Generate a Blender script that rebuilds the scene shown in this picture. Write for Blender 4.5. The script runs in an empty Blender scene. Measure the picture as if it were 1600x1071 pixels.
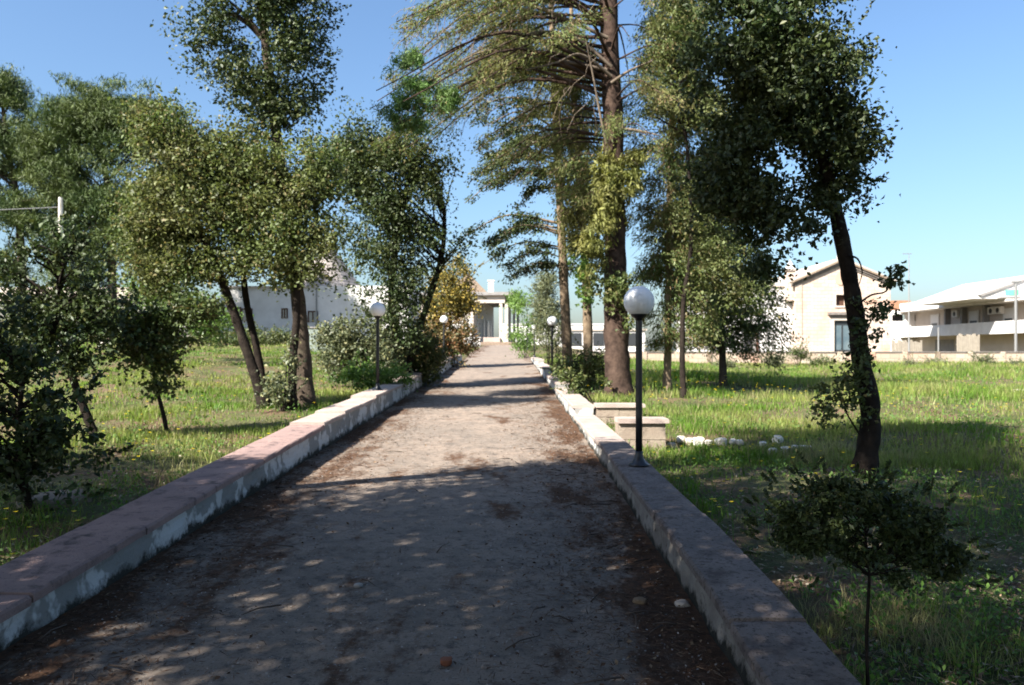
import bpy, math, random
import numpy as np
from mathutils import Vector
R = math.radians
random.seed(7)
rng = np.random.default_rng(11)
scene = bpy.context.scene
col = scene.collection

# ------------------------------------------------------------------ camera, sky, sun, exposure
F = 1220.0                      # focal length in photo pixels (1600 wide), 18 mm on a 23.6 mm sensor
HOR = 550.0                     # photo row of the horizon
EYE = 1.6
cam_d = bpy.data.cameras.new('camera')
cam_d.sensor_width = 23.6
cam_d.lens = 18.0
cam_d.shift_y = 14.5 / 1600
cam_d.clip_start = 0.05
cam_d.clip_end = 3000
cam_d.dof.use_dof = True
cam_d.dof.focus_distance = 2.4
cam_d.dof.aperture_fstop = 3.6
cam = bpy.data.objects.new('camera', cam_d)
col.objects.link(cam)
cam.location = (0, 0, EYE)
cam.rotation_euler = (R(90), 0, 0)
scene.camera = cam

SUN_AZ = (-0.74, -0.67)         # horizontal direction towards the sun (behind the camera, left)
SUN_EL = 41.0
world = bpy.data.worlds.new('World')
scene.world = world
world.use_nodes = True
wn = world.node_tree
sky = wn.nodes.new('ShaderNodeTexSky')
sky.sky_type = 'NISHITA'
sky.sun_disc = False
sky.sun_elevation = R(SUN_EL)
sky.sun_rotation = math.atan2(SUN_AZ[0], SUN_AZ[1])
sky.altitude = 50
sky.air_density = 1.3
sky.dust_density = 2.0
sky.ozone_density = 7.0
bg = wn.nodes['Background']
bg.inputs[1].default_value = 0.062
wn.links.new(sky.outputs[0], bg.inputs[0])

sun_d = bpy.data.lights.new('sun', 'SUN')
sun_d.energy = 5.0
sun_d.angle = R(0.5)
sun_d.color = (1.0, 0.945, 0.86)
sun = bpy.data.objects.new('sun', sun_d)
col.objects.link(sun)
_sd = Vector((SUN_AZ[0], SUN_AZ[1], 0)).normalized() * math.cos(R(SUN_EL)) + Vector((0, 0, math.sin(R(SUN_EL))))
sun.rotation_euler = _sd.to_track_quat('Z', 'Y').to_euler()
scene.view_settings.view_transform = 'Standard'
scene.view_settings.look = 'None'
scene.view_settings.exposure = 1.83
scene.view_settings.gamma = 1.0
scene.view_settings.use_curve_mapping = False
scene.cycles.max_bounces = 6
scene.cycles.transparent_max_bounces = 6


def P(px, py, d):
    """photo pixel + distance -> world point"""
    return Vector(((px - 800) / F * d, d, EYE + (HOR - py) / F * d))


# ------------------------------------------------------------------ terrain
def sstep(a, b, v):
    t = np.clip((np.asarray(v, float) - a) / (b - a), 0, 1)
    return t * t * (3 - 2 * t)


_perm = rng.random((64, 64))


def vnoise(x, y, s):
    """smooth value noise 0..1"""
    x = np.asarray(x, float) / s + 100.3
    y = np.asarray(y, float) / s + 57.7
    xi = np.floor(x).astype(int); yi = np.floor(y).astype(int)
    fx = x - xi; fy = y - yi
    fx = fx * fx * (3 - 2 * fx); fy = fy * fy * (3 - 2 * fy)
    p = lambda i, j: _perm[i % 64, j % 64]
    return (p(xi, yi) * (1 - fx) + p(xi + 1, yi) * fx) * (1 - fy) + (p(xi, yi + 1) * (1 - fx) + p(xi + 1, yi + 1) * fx) * fy


def road_z(y):
    y = np.asarray(y, float)
    return 0.028 * np.clip(y, -30, 84)


def ground_z(x, y):
    x = np.asarray(x, float); y = np.asarray(y, float)
    z = road_z(y)
    z = z + sstep(-4, -9, x) * 0.021 * np.clip(y - 12, 0, 50)
    z = z - sstep(3, 11, x) * 0.0145 * np.clip(y - 12, 0, 45)
    off = np.minimum(sstep(-3.0, -4.2, x) + sstep(1.5, 2.6, x), 1)
    far = 1 - sstep(60, 120, np.hypot(x, y))
    z = z + off * far * ((vnoise(x, y, 2.3) - .5) * .16 + (vnoise(x, y, .8) - .5) * .06)
    z = z + sstep(-2.7, -3.3, x) * 0.06 * far
    return z


def gz(x, y):
    return float(ground_z(x, y))


# ------------------------------------------------------------------ materials
def mat(name, c1, c2=None, rough=0.8, scale=3.0, bump=0.0, bscale=30.0, spec=0.3, layers=(), world_co=False,
        island=0.0, lo=.35, hi=.65, trans=0.0, metal=0.0, tint=None, foot=False):
    m = bpy.data.materials.new(name)
    m.use_nodes = True
    if not any(w in name for w in ('white', 'cream', 'shutter', 'green_box')):
        q = .86 if ('leaf' in name or 'spray' in name or 'needle' in name or 'cypress' in name or 'flower' in name) else .60
        sc_ = lambda c: tuple(v * q for v in c)
        c1 = sc_(c1); c2 = sc_(c2) if c2 is not None else None
        layers = [(l[0], sc_(l[1]), l[2], l[3]) for l in layers]
        if tint is not None: tint = (tint[0], sc_(tint[1]))
    nt = m.node_tree
    N, L = nt.nodes, nt.links
    b = N['Principled BSDF']
    b.inputs['Roughness'].default_value = rough
    b.inputs['Specular IOR Level'].default_value = spec
    b.inputs['Metallic'].default_value = metal
    if world_co:
        co = N.new('ShaderNodeNewGeometry').outputs['Position']
    else:
        co = N.new('ShaderNodeTexCoord').outputs['Object']
    rgb = N.new('ShaderNodeRGB'); rgb.outputs[0].default_value = (*c1, 1)
    cur = rgb.outputs[0]

    def noise(sc, det=4, rough_=.6):
        n = N.new('ShaderNodeTexNoise'); n.inputs['Scale'].default_value = sc
        n.inputs['Detail'].default_value = det; n.inputs['Roughness'].default_value = rough_
        L.new(co, n.inputs['Vector'])
        return n.outputs['Fac']

    def ramp(src, a, b_):
        r = N.new('ShaderNodeMapRange'); r.inputs[1].default_value = a; r.inputs[2].default_value = b_
        L.new(src, r.inputs[0])
        return r.outputs[0]

    def mix(f, a, b_):
        mx = N.new('ShaderNodeMix'); mx.data_type = 'RGBA'
        L.new(f, mx.inputs[0])
        L.new(a, mx.inputs[6])
        if isinstance(b_, tuple):
            mx.inputs[7].default_value = (*b_, 1)
        else:
            L.new(b_, mx.inputs[7])
        return mx.outputs[2]
    if c2 is not None:
        cur = mix(ramp(noise(scale), lo, hi), cur, tuple(c2))
    for (sc, colr, a, b_) in layers:
        cur = mix(ramp(noise(sc, 6, .65), a, b_), cur, tuple(colr))
    if island:
        g = N.new('ShaderNodeNewGeometry')
        r = N.new('ShaderNodeMapRange'); r.inputs[3].default_value = 1 - island; r.inputs[4].default_value = 1 + island
        L.new(g.outputs['Random Per Island'], r.inputs[0])
        h = N.new('ShaderNodeHueSaturation'); L.new(r.outputs[0], h.inputs['Value']); L.new(cur, h.inputs['Color'])
        cur = h.outputs[0]
        if tint is not None:
            mt = N.new('ShaderNodeMath'); mt.operation = 'MULTIPLY'; mt.inputs[1].default_value = 7.31
            fr = N.new('ShaderNodeMath'); fr.operation = 'FRACT'
            L.new(g.outputs['Random Per Island'], mt.inputs[0]); L.new(mt.outputs[0], fr.inputs[0])
            cur = mix(ramp(fr.outputs[0], tint[0], tint[0] + .02), cur, tuple(tint[1]))
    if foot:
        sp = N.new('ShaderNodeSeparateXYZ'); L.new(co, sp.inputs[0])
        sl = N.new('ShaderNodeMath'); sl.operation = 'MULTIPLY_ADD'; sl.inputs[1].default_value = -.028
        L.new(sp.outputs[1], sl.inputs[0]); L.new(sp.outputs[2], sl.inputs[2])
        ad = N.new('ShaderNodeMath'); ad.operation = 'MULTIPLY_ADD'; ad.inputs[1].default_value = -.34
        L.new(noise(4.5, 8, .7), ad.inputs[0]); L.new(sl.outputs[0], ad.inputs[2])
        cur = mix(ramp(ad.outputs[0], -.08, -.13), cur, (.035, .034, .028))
    L.new(cur, b.inputs['Base Color'])
    if bump:
        bm = N.new('ShaderNodeBump'); bm.inputs['Strength'].default_value = bump
        bm.inputs['Distance'].default_value = 0.02
        L.new(noise(bscale, 8, .7), bm.inputs['Height'])
        L.new(bm.outputs[0], b.inputs['Normal'])
    if trans:
        t = N.new('ShaderNodeBsdfTranslucent')
        h = N.new('ShaderNodeHueSaturation'); h.inputs['Value'].default_value = 1.5; h.inputs['Saturation'].default_value = 1.15
        L.new(cur, h.inputs['Color']); L.new(h.outputs[0], t.inputs[0])
        ms = N.new('ShaderNodeMixShader'); ms.inputs[0].default_value = trans
        L.new(b.outputs[0], ms.inputs[1]); L.new(t.outputs[0], ms.inputs[2])
        L.new(ms.outputs[0], N['Material Output'].inputs[0])
    m['nt_color'] = 1
    return m


M = {}
M['oak_leaf'] = mat('oak_leaf', (.060, .092, .026), (.10, .115, .038), .5, .8, spec=.3, island=.45, trans=.22, tint=(.9, (.15, .13, .05)))
M['oak_leaf_dark'] = mat('oak_leaf_dark', (.034, .058, .018), (.062, .080, .026), .5, 1.0, spec=.3, island=.45, trans=.16, tint=(.93, (.10, .11, .035)))
M['oak_leaf_pale'] = mat('oak_leaf_pale', (.085, .125, .036), (.14, .150, .055), .52, .9, spec=.28, island=.45, trans=.3, tint=(.9, (.20, .17, .07)))
M['fresh_leaf'] = mat('fresh_leaf', (.10, .19, .035), (.16, .24, .06), .42, 1.2, spec=.4, island=.35, trans=.35)
M['grey_leaf'] = mat('grey_leaf', (.095, .115, .058), (.14, .155, .075), .5, 1.5, spec=.35, island=.35, trans=.2, tint=(.88, (.24, .23, .10)))
M['yellow_leaf'] = mat('yellow_leaf', (.34, .24, .04), (.20, .17, .05), .6, 1.3, island=.45, trans=.25, tint=(.62, (.12, .12, .04)))
M['russet_leaf'] = mat('russet_leaf', (.22, .105, .045), (.16, .13, .05), .6, 1.3, island=.45, trans=.22, tint=(.7, (.10, .11, .045)))
M['pine_needle'] = mat('pine_needle', (.048, .085, .024), (.095, .125, .035), .6, .35, island=.4, trans=.12)
M['conifer_spray'] = mat('conifer_spray', (.098, .145, .040), (.165, .170, .056), .6, .5, island=.45, trans=.3, tint=(.84, (.26, .19, .09)))
M['cypress_green'] = mat('cypress_green', (.11, .21, .06), (.16, .24, .08), .5, 1.2, island=.35, trans=.3)
M['cypress_spray'] = mat('cypress_spray', (.14, .165, .04), (.20, .185, .055), .6, .8, island=.35, trans=.25)
M['bark'] = mat('bark', (.15, .115, .085), (.06, .045, .034), .9, 6, 1.0, 22, spec=.1, layers=[(2.2, (.13, .12, .08), .55, .7)])
M['bark_dark'] = mat('bark_dark', (.050, .038, .030), (.022, .017, .014), .9, 7, 1.0, 25, spec=.1, layers=[(3, (.09, .085, .055), .6, .72)])
M['bark_red'] = mat('bark_red', (.135, .090, .068), (.05, .033, .026), .9, 5, 1.0, 16, spec=.1)
M['bark_pale'] = mat('bark_pale', (.36, .27, .18), (.20, .145, .10), .9, 6, .8, 22, spec=.1)
M['dead_wood'] = mat('dead_wood', (.30, .24, .19), (.18, .14, .10), .9, 6, spec=.1)
M['plaster'] = mat('plaster', (.40, .39, .365), (.82, .81, .78), .9, 2.3, .7, 40, spec=.15, lo=.50, hi=.54,
                   layers=[(9, (.22, .19, .16), .62, .74), (3.1, (.13, .12, .10), .64, .76)], world_co=True, foot=True)
M['rough_plaster'] = mat('rough_plaster', (.52, .47, .41), (.34, .29, .25), .95, 5, 1.0, 55, spec=.1,
                         layers=[(14, (.12, .10, .08), .58, .72), (2.2, (.52, .48, .42), .6, .7)], world_co=True, foot=True)
M['coping'] = mat('coping', (.60, .41, .36), (.44, .31, .285), .85, 2.2, .9, 70, spec=.2,
                  layers=[(7, (.16, .12, .115), .52, .70), (24, (.55, .48, .44), .64, .72), (55, (.10, .08, .075), .60, .72)], world_co=True)
M['coping_pale'] = mat('coping_pale', (.66, .54, .47), (.50, .40, .35), .85, 3, .6, 60, spec=.2,
                       layers=[(11, (.2, .16, .14), .66, .78)], world_co=True)
M['coping_worn'] = mat('coping_worn', (.44, .355, .315), (.32, .265, .24), .9, 4, 1.0, 70, spec=.15,
                       layers=[(6, (.20, .155, .14), .50, .68), (26, (.16, .13, .115), .54, .66), (13, (.62, .60, .56), .70, .73), (45, (.09, .075, .07), .56, .70), (5, (.30, .17, .08), .69, .74)], world_co=True)
M['stone_white'] = mat('stone_white', (.66, .63, .57), (.45, .40, .32), .9, 5, .8, 30, spec=.15)
M['stone_old'] = mat('stone_old', (.42, .33, .25), (.30, .22, .16), .9, 5, .8, 30, spec=.15)
M['white_paint'] = mat('white_paint', (.62, .60, .575), (.52, .50, .475), .8, 1.2, spec=.2, layers=[(.7, (.62, .57, .52), .62, .8)])
M['cream_paint'] = mat('cream_paint', (.48, .42, .36), (.42, .36, .31), .8, 1.0, spec=.2)
M['grey_paint'] = mat('grey_paint', (.40, .38, .36), (.32, .30, .29), .8, 2.0, spec=.2)
M['moulding'] = mat('moulding', (.34, .30, .27), (.22, .19, .17), .9, 4, .5, 20, spec=.1)
M['terracotta'] = mat('terracotta', (.55, .28, .17), (.42, .22, .14), .85, 3, spec=.1)
M['stone_stain'] = mat('stone_stain', (.78, .52, .38), (.68, .50, .40), .9, 2, spec=.1)
M['trullo_stone'] = mat('trullo_stone', (.60, .54, .50), (.48, .43, .40), .9, 2, .8, 8, spec=.1)
M['dark_void'] = mat('dark_void', (.035, .032, .032), rough=.6)
M['dark_door'] = mat('dark_door', (.045, .05, .055), rough=.4, spec=.5)
M['brown_wood'] = mat('brown_wood', (.13, .06, .035), (.09, .045, .03), .7, 8)
M['glass'] = mat('glass', (.10, .16, .20), (.22, .28, .30), .08, .8, spec=.9)
M['shutter'] = mat('shutter', (.62, .60, .58), rough=.6)
M['lamp_black'] = mat('lamp_black', (.014, .014, .018), (.022, .022, .026), .38, 8, spec=.5)
M['metal_grey'] = mat('metal_grey', (.38, .38, .37), rough=.5, metal=.4)
M['bamboo'] = mat('bamboo', (.50, .44, .35), (.38, .33, .26), .85, 4, island=.2)
M['green_box'] = mat('green_box', (.12, .42, .28), rough=.5)
M['red_paint'] = mat('red_paint', (.34, .12, .06), rough=.8)
M['twig'] = mat('twig', (.15, .11, .085), (.09, .065, .05), .9, 5, island=.4)
M['litter'] = mat('litter', (.17, .085, .045), (.095, .055, .035), .9, 5, island=.5, tint=(.85, (.30, .20, .12)))
M['dry_litter'] = mat('dry_litter', (.34, .24, .15), (.20, .13, .08), .9, 5, island=.5, tint=(.75, (.50, .44, .32)))
M['pebble'] = mat('pebble', (.40, .36, .32), (.25, .22, .20), .9, 5, island=.5)
M['flower'] = mat('flower', (.80, .58, .02), (.75, .65, .05), .6, 5, trans=.25)
M['grass_blade'] = mat('grass_blade', (.16, .29, .040), (.31, .37, .095), .55, .30, spec=.2, island=.4, trans=.38,
                       world_co=True, lo=.44, hi=.56, layers=[(.75, (.44, .39, .20), .52, .66), (2.1, (.07, .17, .03), .56, .66)], tint=(.90, (.36, .32, .16)))
M['dry_grass'] = mat('dry_grass', (.36, .31, .17), (.26, .22, .11), .7, 1, spec=.2, island=.35, trans=.25, world_co=True)
M['weed_leaf'] = mat('weed_leaf', (.08, .17, .03), (.13, .21, .05), .6, 2, island=.4, trans=.3)
M['globe'] = None


def globe_mat():
    m = bpy.data.materials.new('opal_globe'); m.use_nodes = True
    nt = m.node_tree; b = nt.nodes['Principled BSDF']
    b.inputs['Base Color'].default_value = (.88, .88, .89, 1)
    b.inputs['Roughness'].default_value = .22
    b.inputs['Subsurface Weight'].default_value = 0.35
    b.inputs['Subsurface Radius'].default_value = (.15, .15, .15)
    n = nt.nodes.new('ShaderNodeTexNoise'); n.inputs['Scale'].default_value = 9
    tc = nt.nodes.new('ShaderNodeTexCoord'); nt.links.new(tc.outputs['Object'], n.inputs['Vector'])
    mr = nt.nodes.new('ShaderNodeMapRange'); mr.inputs[1].default_value = .4; mr.inputs[2].default_value = .7
    mr.inputs[3].default_value = .42; mr.inputs[4].default_value = .6; b.inputs['Specular IOR Level'].default_value = .22
    nt.links.new(n.outputs['Fac'], mr.inputs[0]); nt.links.new(mr.outputs[0], b.inputs['Roughness'])
    return m


M['globe'] = globe_mat()


def ground_mat():
    m = bpy.data.materials.new('meadow_soil'); m.use_nodes = True
    nt = m.node_tree; N, L = nt.nodes, nt.links; b = N['Principled BSDF']
    b.inputs['Roughness'].default_value = .95; b.inputs['Specular IOR Level'].default_value = .1
    pos = N.new('ShaderNodeNewGeometry').outputs['Position']

    def noise(s, d=5):
        n = N.new('ShaderNodeTexNoise'); n.inputs['Scale'].default_value = s; n.inputs['Detail'].default_value = d
        n.inputs['Roughness'].default_value = .65; L.new(pos, n.inputs['Vector']); return n.outputs['Fac']

    def mix(f, a, bb, lo, hi):
        r = N.new('ShaderNodeMapRange'); r.inputs[1].default_value = lo; r.inputs[2].default_value = hi; L.new(f, r.inputs[0])
        x = N.new('ShaderNodeMix'); x.data_type = 'RGBA'; L.new(r.outputs[0], x.inputs[0])
        for k, v in ((6, a), (7, bb)):
            if isinstance(v, tuple): x.inputs[k].default_value = (*v, 1)
            else: L.new(v, x.inputs[k])
        return x.outputs[2]
    c = mix(noise(.5), (.06, .075, .026), (.11, .11, .05), .4, .6)
    c = mix(noise(1.1), c, (.15, .098, .062), .47, .60)
    c = mix(noise(9, 8), c, (.07, .052, .036), .5, .75)
    c = mix(noise(40, 3), c, (.19, .15, .10), .62, .72)
    L.new(c, b.inputs['Base Color'])
    bm = N.new('ShaderNodeBump'); bm.inputs['Strength'].default_value = 1; bm.inputs['Distance'].default_value = .05
    L.new(noise(18, 8), bm.inputs['Height']); L.new(bm.outputs[0], b.inputs['Normal'])
    return m


def road_mat():
    m = bpy.data.materials.new('worn_drive'); m.use_nodes = True
    nt = m.node_tree; N, L = nt.nodes, nt.links; b = N['Principled BSDF']
    b.inputs['Roughness'].default_value = .92; b.inputs['Specular IOR Level'].default_value = .15
    pos = N.new('ShaderNodeNewGeometry').outputs['Position']

    def noise(s, d=5, rr=.6, vec=None):
        n = N.new('ShaderNodeTexNoise'); n.inputs['Scale'].default_value = s; n.inputs['Detail'].default_value = d
        n.inputs['Roughness'].default_value = rr; L.new(vec or pos, n.inputs['Vector']); return n.outputs['Fac']

    def rng_(f, a, bb, c=0., d=1.):
        r = N.new('ShaderNodeMapRange'); r.inputs[1].default_value = a; r.inputs[2].default_value = bb
        r.inputs[3].default_value = c; r.inputs[4].default_value = d; L.new(f, r.inputs[0]); return r.outputs[0]

    def mix(f, a, bb):
        x = N.new('ShaderNodeMix'); x.data_type = 'RGBA'; L.new(f, x.inputs[0])
        for k, v in ((6, a), (7, bb)):
            if isinstance(v, tuple): x.inputs[k].default_value = (*v, 1)
            else: L.new(v, x.inputs[k])
        return x.outputs[2]

    def math_(op, a, bb):
        x = N.new('ShaderNodeMath'); x.operation = op
        for k, v in ((0, a), (1, bb)):
            if isinstance(v, (int, float)): x.inputs[k].default_value = v
            else: L.new(v, x.inputs[k])
        return x.outputs[0]
    c = mix(rng_(noise(.55), .35, .65), (.265, .208, .164), (.21, .174, .142))
    c = mix(rng_(noise(4, 8, .7), .45, .7), c, (.135, .114, .096))
    c = mix(rng_(noise(60, 3, .7), .55, .75), c, (.068, .062, .058))
    v = N.new('ShaderNodeTexVoronoi'); v.inputs['Scale'].default_value = 55; L.new(pos, v.inputs['Vector'])
    sp = math_('MULTIPLY', rng_(v.outputs['Distance'], .22, .12), rng_(noise(22, 2), .55, .62))
    c = mix(rng_(noise(11, 8, .75), .52, .66), c, (.088, .076, .066))
    c = mix(sp, c, (.34, .32, .30))
    # fallen needles and soil gathered along both edges and in drifts
    sep = N.new('ShaderNodeSeparateXYZ'); L.new(pos, sep.inputs[0])
    er = rng_(sep.outputs[0], .15, 1.15, -.02, .17)
    el = rng_(sep.outputs[0], -1.5, -2.55, 0., .17)
    nearb = rng_(sep.outputs[1], 26, 9, 0., .05)
    mp = N.new('ShaderNodeMapping'); mp.inputs['Scale'].default_value = (1, .45, 1); L.new(pos, mp.inputs[0])
    dn = noise(1.6, 8, .68, mp.outputs[0])
    s = math_('ADD', math_('ADD', dn, er), math_('ADD', el, nearb))
    s = math_('ADD', s, rng_(noise(14, 6, .7), .3, .7, -.045, .045))
    dm = rng_(s, .585, .68)
    soil = mix(rng_(noise(25, 6, .7), .35, .65), (.115, .060, .034), (.048, .031, .021))
    c = mix(dm, c, soil)
    L.new(c, b.inputs['Base Color'])
    bm = N.new('ShaderNodeBump'); bm.inputs['Strength'].default_value = .7; bm.inputs['Distance'].default_value = .012
    L.new(noise(90, 8, .75), bm.inputs['Height'])
    bm2 = N.new('ShaderNodeBump'); bm2.inputs['Strength'].default_value = .6; bm2.inputs['Distance'].default_value = .03
    L.new(dn, bm2.inputs['Height']); L.new(bm.outputs[0], bm2.inputs['Normal'])
    L.new(bm2.outputs[0], b.inputs['Normal'])
    return m


M['ground'] = ground_mat()
M['road'] = road_mat()


def block_mat(name, ca, cb, mortar, w, h):
    m = bpy.data.materials.new(name); m.use_nodes = True
    nt = m.node_tree; N, L = nt.nodes, nt.links; b = N['Principled BSDF']
    b.inputs['Roughness'].default_value = .9; b.inputs['Specular IOR Level'].default_value = .1
    tc = N.new('ShaderNodeTexCoord'); sp = N.new('ShaderNodeSeparateXYZ'); L.new(tc.outputs['Object'], sp.inputs[0])
    ad = N.new('ShaderNodeMath'); L.new(sp.outputs[0], ad.inputs[0]); L.new(sp.outputs[1], ad.inputs[1])
    cb_ = N.new('ShaderNodeCombineXYZ'); L.new(ad.outputs[0], cb_.inputs[0]); L.new(sp.outputs[2], cb_.inputs[1])
    br = N.new('ShaderNodeTexBrick'); L.new(cb_.outputs[0], br.inputs['Vector'])
    br.inputs['Color1'].default_value = (*ca, 1); br.inputs['Color2'].default_value = (*cb, 1); br.inputs['Mortar'].default_value = (*mortar, 1)
    br.inputs['Scale'].default_value = 1; br.inputs['Brick Width'].default_value = w; br.inputs['Row Height'].default_value = h
    br.inputs['Mortar Size'].default_value = .012
    n = N.new('ShaderNodeTexNoise'); n.inputs['Scale'].default_value = .55; n.inputs['Detail'].default_value = 6; L.new(tc.outputs['Object'], n.inputs['Vector'])
    r = N.new('ShaderNodeMapRange'); r.inputs[1].default_value = .5; r.inputs[2].default_value = .72; L.new(n.outputs['Fac'], r.inputs[0])
    x = N.new('ShaderNodeMix'); x.data_type = 'RGBA'; L.new(r.outputs[0], x.inputs[0]); L.new(br.outputs['Color'], x.inputs[6])
    x.inputs[7].default_value = (.45, .27, .19, 1)
    L.new(x.outputs[2], b.inputs['Base Color'])
    bm = N.new('ShaderNodeBump'); bm.inputs['Strength'].default_value = .5; bm.inputs['Distance'].default_value = .02
    L.new(br.outputs['Fac'], bm.inputs['Height']); bm.invert = True; L.new(bm.outputs[0], b.inputs['Normal'])
    return m


M['ashlar'] = block_mat('ashlar', (.52, .43, .36), (.44, .35, .285), (.31, .235, .19), .55, .28)
M['tufa'] = block_mat('tufa', (.42, .35, .275), (.36, .28, .21), (.25, .19, .15), .6, .3)

# ------------------------------------------------------------------ mesh helpers
ORG = {}


def link_mesh(name, me, m, parent=None, smooth=False):
    o = bpy.data.objects.new(name, me)
    col.objects.link(o)
    if m is not None:
        me.materials.append(m)
    if parent is not None:
        o.parent = parent
        ORG[o.name] = ORG[parent.name]
    else:
        ORG[o.name] = Vector((0, 0, 0))
    if smooth:
        me.shade_smooth()
    return o


def empty(name, loc):
    o = bpy.data.objects.new(name, None)
    o.empty_display_size = .3
    o.location = loc
    col.objects.link(o)
    ORG[o.name] = Vector(loc)
    return o


def tag(o, label=None, cat=None, group=None, kind=None):
    if label: o['label'] = label
    if cat: o['category'] = cat
    if group: o['group'] = group
    if kind: o['kind'] = kind
    return o


class MB:
    """collects polygons; build() links them as one mesh object"""
    def __init__(s): s.v = []; s.f = []

    def add(s, vs, fs):
        k = len(s.v)
        s.v += [tuple(v) for v in vs]
        s.f += [tuple(i + k for i in f) for f in fs]
        return s

    def box(s, x0, x1, y0, y1, z0, z1):
        return s.hexa([(x0, y0, z0), (x1, y0, z0), (x1, y1, z0), (x0, y1, z0), (x0, y0, z1), (x1, y0, z1), (x1, y1, z1), (x0, y1, z1)])

    def hexa(s, v):
        return s.add(v, [(0, 3, 2, 1), (4, 5, 6, 7), (0, 1, 5, 4), (1, 2, 6, 5), (2, 3, 7, 6), (3, 0, 4, 7)])

    def tube(s, pts, rad, n=8, cap=True, wob=0.0):
        pts = [Vector(p) for p in pts]
        rings = []
        up = Vector((0.13, 0.21, 1))
        for i, p in enumerate(pts):
            t = (pts[min(i + 1, len(pts) - 1)] - pts[max(i - 1, 0)])
            if t.length < 1e-6: t = Vector((0, 0, 1))
            t.normalize()
            a = t.cross(up)
            if a.length < .2: a = t.cross(Vector((1, 0.1, 0)))
            a.normalize()
            if rings and a.dot(last) < 0: a = -a
            last = a
            b = t.cross(a)
            r = rad[i] if isinstance(rad, (list, tuple, np.ndarray)) else rad
            ring = []
            for k in range(n):
                an = 2 * math.pi * k / n
                rr = r * (1 + (wob * (random.random() - .5) if wob else 0))
                ring.append(p + (a * math.cos(an) + b * math.sin(an)) * rr)
            rings.append(ring)
        vs = [v for r_ in rings for v in r_]
        fs = []
        for i in range(len(rings) - 1):
            for k in range(n):
                a0 = i * n + k; a1 = i * n + (k + 1) % n
                fs.append((a0, a1, a1 + n, a0 + n))
        if cap:
            fs.append(tuple(range(n - 1, -1, -1)))
            fs.append(tuple(range(len(vs) - n, len(vs))))
        return s.add(vs, fs)

    def lathe(s, prof, c, n=20):
        vs = []; fs = []
        for (r, z) in prof:
            for k in range(n):
                an = 2 * math.pi * k / n
                vs.append((c[0] + r * math.cos(an), c[1] + r * math.sin(an), c[2] + z))
        for i in range(len(prof) - 1):
            for k in range(n):
                a0 = i * n + k; a1 = i * n + (k + 1) % n
                fs.append((a0, a1, a1 + n, a0 + n))
        fs.append(tuple(range(n - 1, -1, -1)))
        fs.append(tuple(range(len(vs) - n, len(vs))))
        return s.add(vs, fs)

    def prism_x(s, poly, y0, y1):
        """polygon in x,z extruded along y"""
        n = len(poly)
        vs = [(x, y0, z) for x, z in poly] + [(x, y1, z) for x, z in poly]
        fs = [tuple(range(n)), tuple(range(2 * n - 1, n - 1, -1))]
        fs += [(i, i + n, (i + 1) % n + n, (i + 1) % n) for i in range(n)]
        return s.add(vs, fs)

    def build(s, name, m, parent=None, smooth=False):
        o = Vector((0, 0, 0)) if parent is None else ORG[parent.name]
        me = bpy.data.meshes.new(name)
        me.from_pydata([(v[0] - o[0], v[1] - o[1], v[2] - o[2]) for v in s.v], [], s.f)
        me.update()
        import bmesh
        bm = bmesh.new(); bm.from_mesh(me); bmesh.ops.recalc_face_normals(bm, faces=bm.faces); bm.to_mesh(me); bm.free()
        return link_mesh(name, me, m, parent, smooth)


def tri_mesh(name, V, T, m, parent=None, smooth=False):
    """numpy vertices (n,3) and triangles (k,3) -> object"""
    if parent is not None:
        V = V - np.array(ORG[parent.name])
    me = bpy.data.meshes.new(name)
    me.vertices.add(len(V)); me.loops.add(T.size); me.polygons.add(len(T))
    me.vertices.foreach_set('co', V.astype(np.float32).ravel())
    me.loops.foreach_set('vertex_index', T.astype(np.int32).ravel())
    me.polygons.foreach_set('loop_start', np.arange(0, T.size, 3, dtype=np.int32))
    me.update(calc_edges=True)
    return link_mesh(name, me, m, parent, smooth)


def unit(a):
    return a / np.maximum(np.linalg.norm(a, axis=1, keepdims=True), 1e-9)


def leaf_arrays(C, A, Nn, L, W, fold=.25):
    """folded rhombic leaves: centre, axis, normal, length, width"""
    A = unit(A)
    S = unit(np.cross(A, Nn))
    Nn = np.cross(S, A)
    L = L[:, None]; W = W[:, None]
    v0 = C - A * L * .5
    v2 = C + A * L * .5
    v1 = C + S * W * .5 + Nn * W * fold
    v3 = C - S * W * .5 + Nn * W * fold
    V = np.stack([v0, v1, v2, v3], 1).reshape(-1, 3)
    k = np.arange(len(C))[:, None] * 4
    T = np.concatenate([k + np.array([[0, 1, 2]]), k + np.array([[0, 2, 3]])], 0)
    return V, T


def clump_centres(blobs, n, gap=.30):
    """points spread through ellipsoids (centre, radii, weight), more of them near the skin"""
    w = np.array([b[2] for b in blobs], float); w /= w.sum()
    idx = rng.choice(len(blobs), n, p=w)
    c = np.array([list(blobs[i][0]) for i in idx]); r = np.array([list(blobs[i][1]) for i in idx])
    d = unit(rng.normal(size=(n, 3)))
    rad = rng.random(n) ** .42
    lump = .72 + .62 * vnoise(d[:, 0] * 2.2 + d[:, 2] * 1.1 + idx * 3.7, d[:, 1] * 2.2 + d[:, 2] * 1.7, .8)
    p = c + d * r * (rad * lump)[:, None]
    # gaps where the crown is open
    q = float(np.mean([b[1][2] for b in blobs])) * .55 + .02
    hole = vnoise(p[:, 0] + p[:, 2] * .35, p[:, 2] - p[:, 1] * .45, q)
    keep = hole > gap
    if keep.sum() < 6: keep[:] = True
    return p[keep], d[keep]


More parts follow.
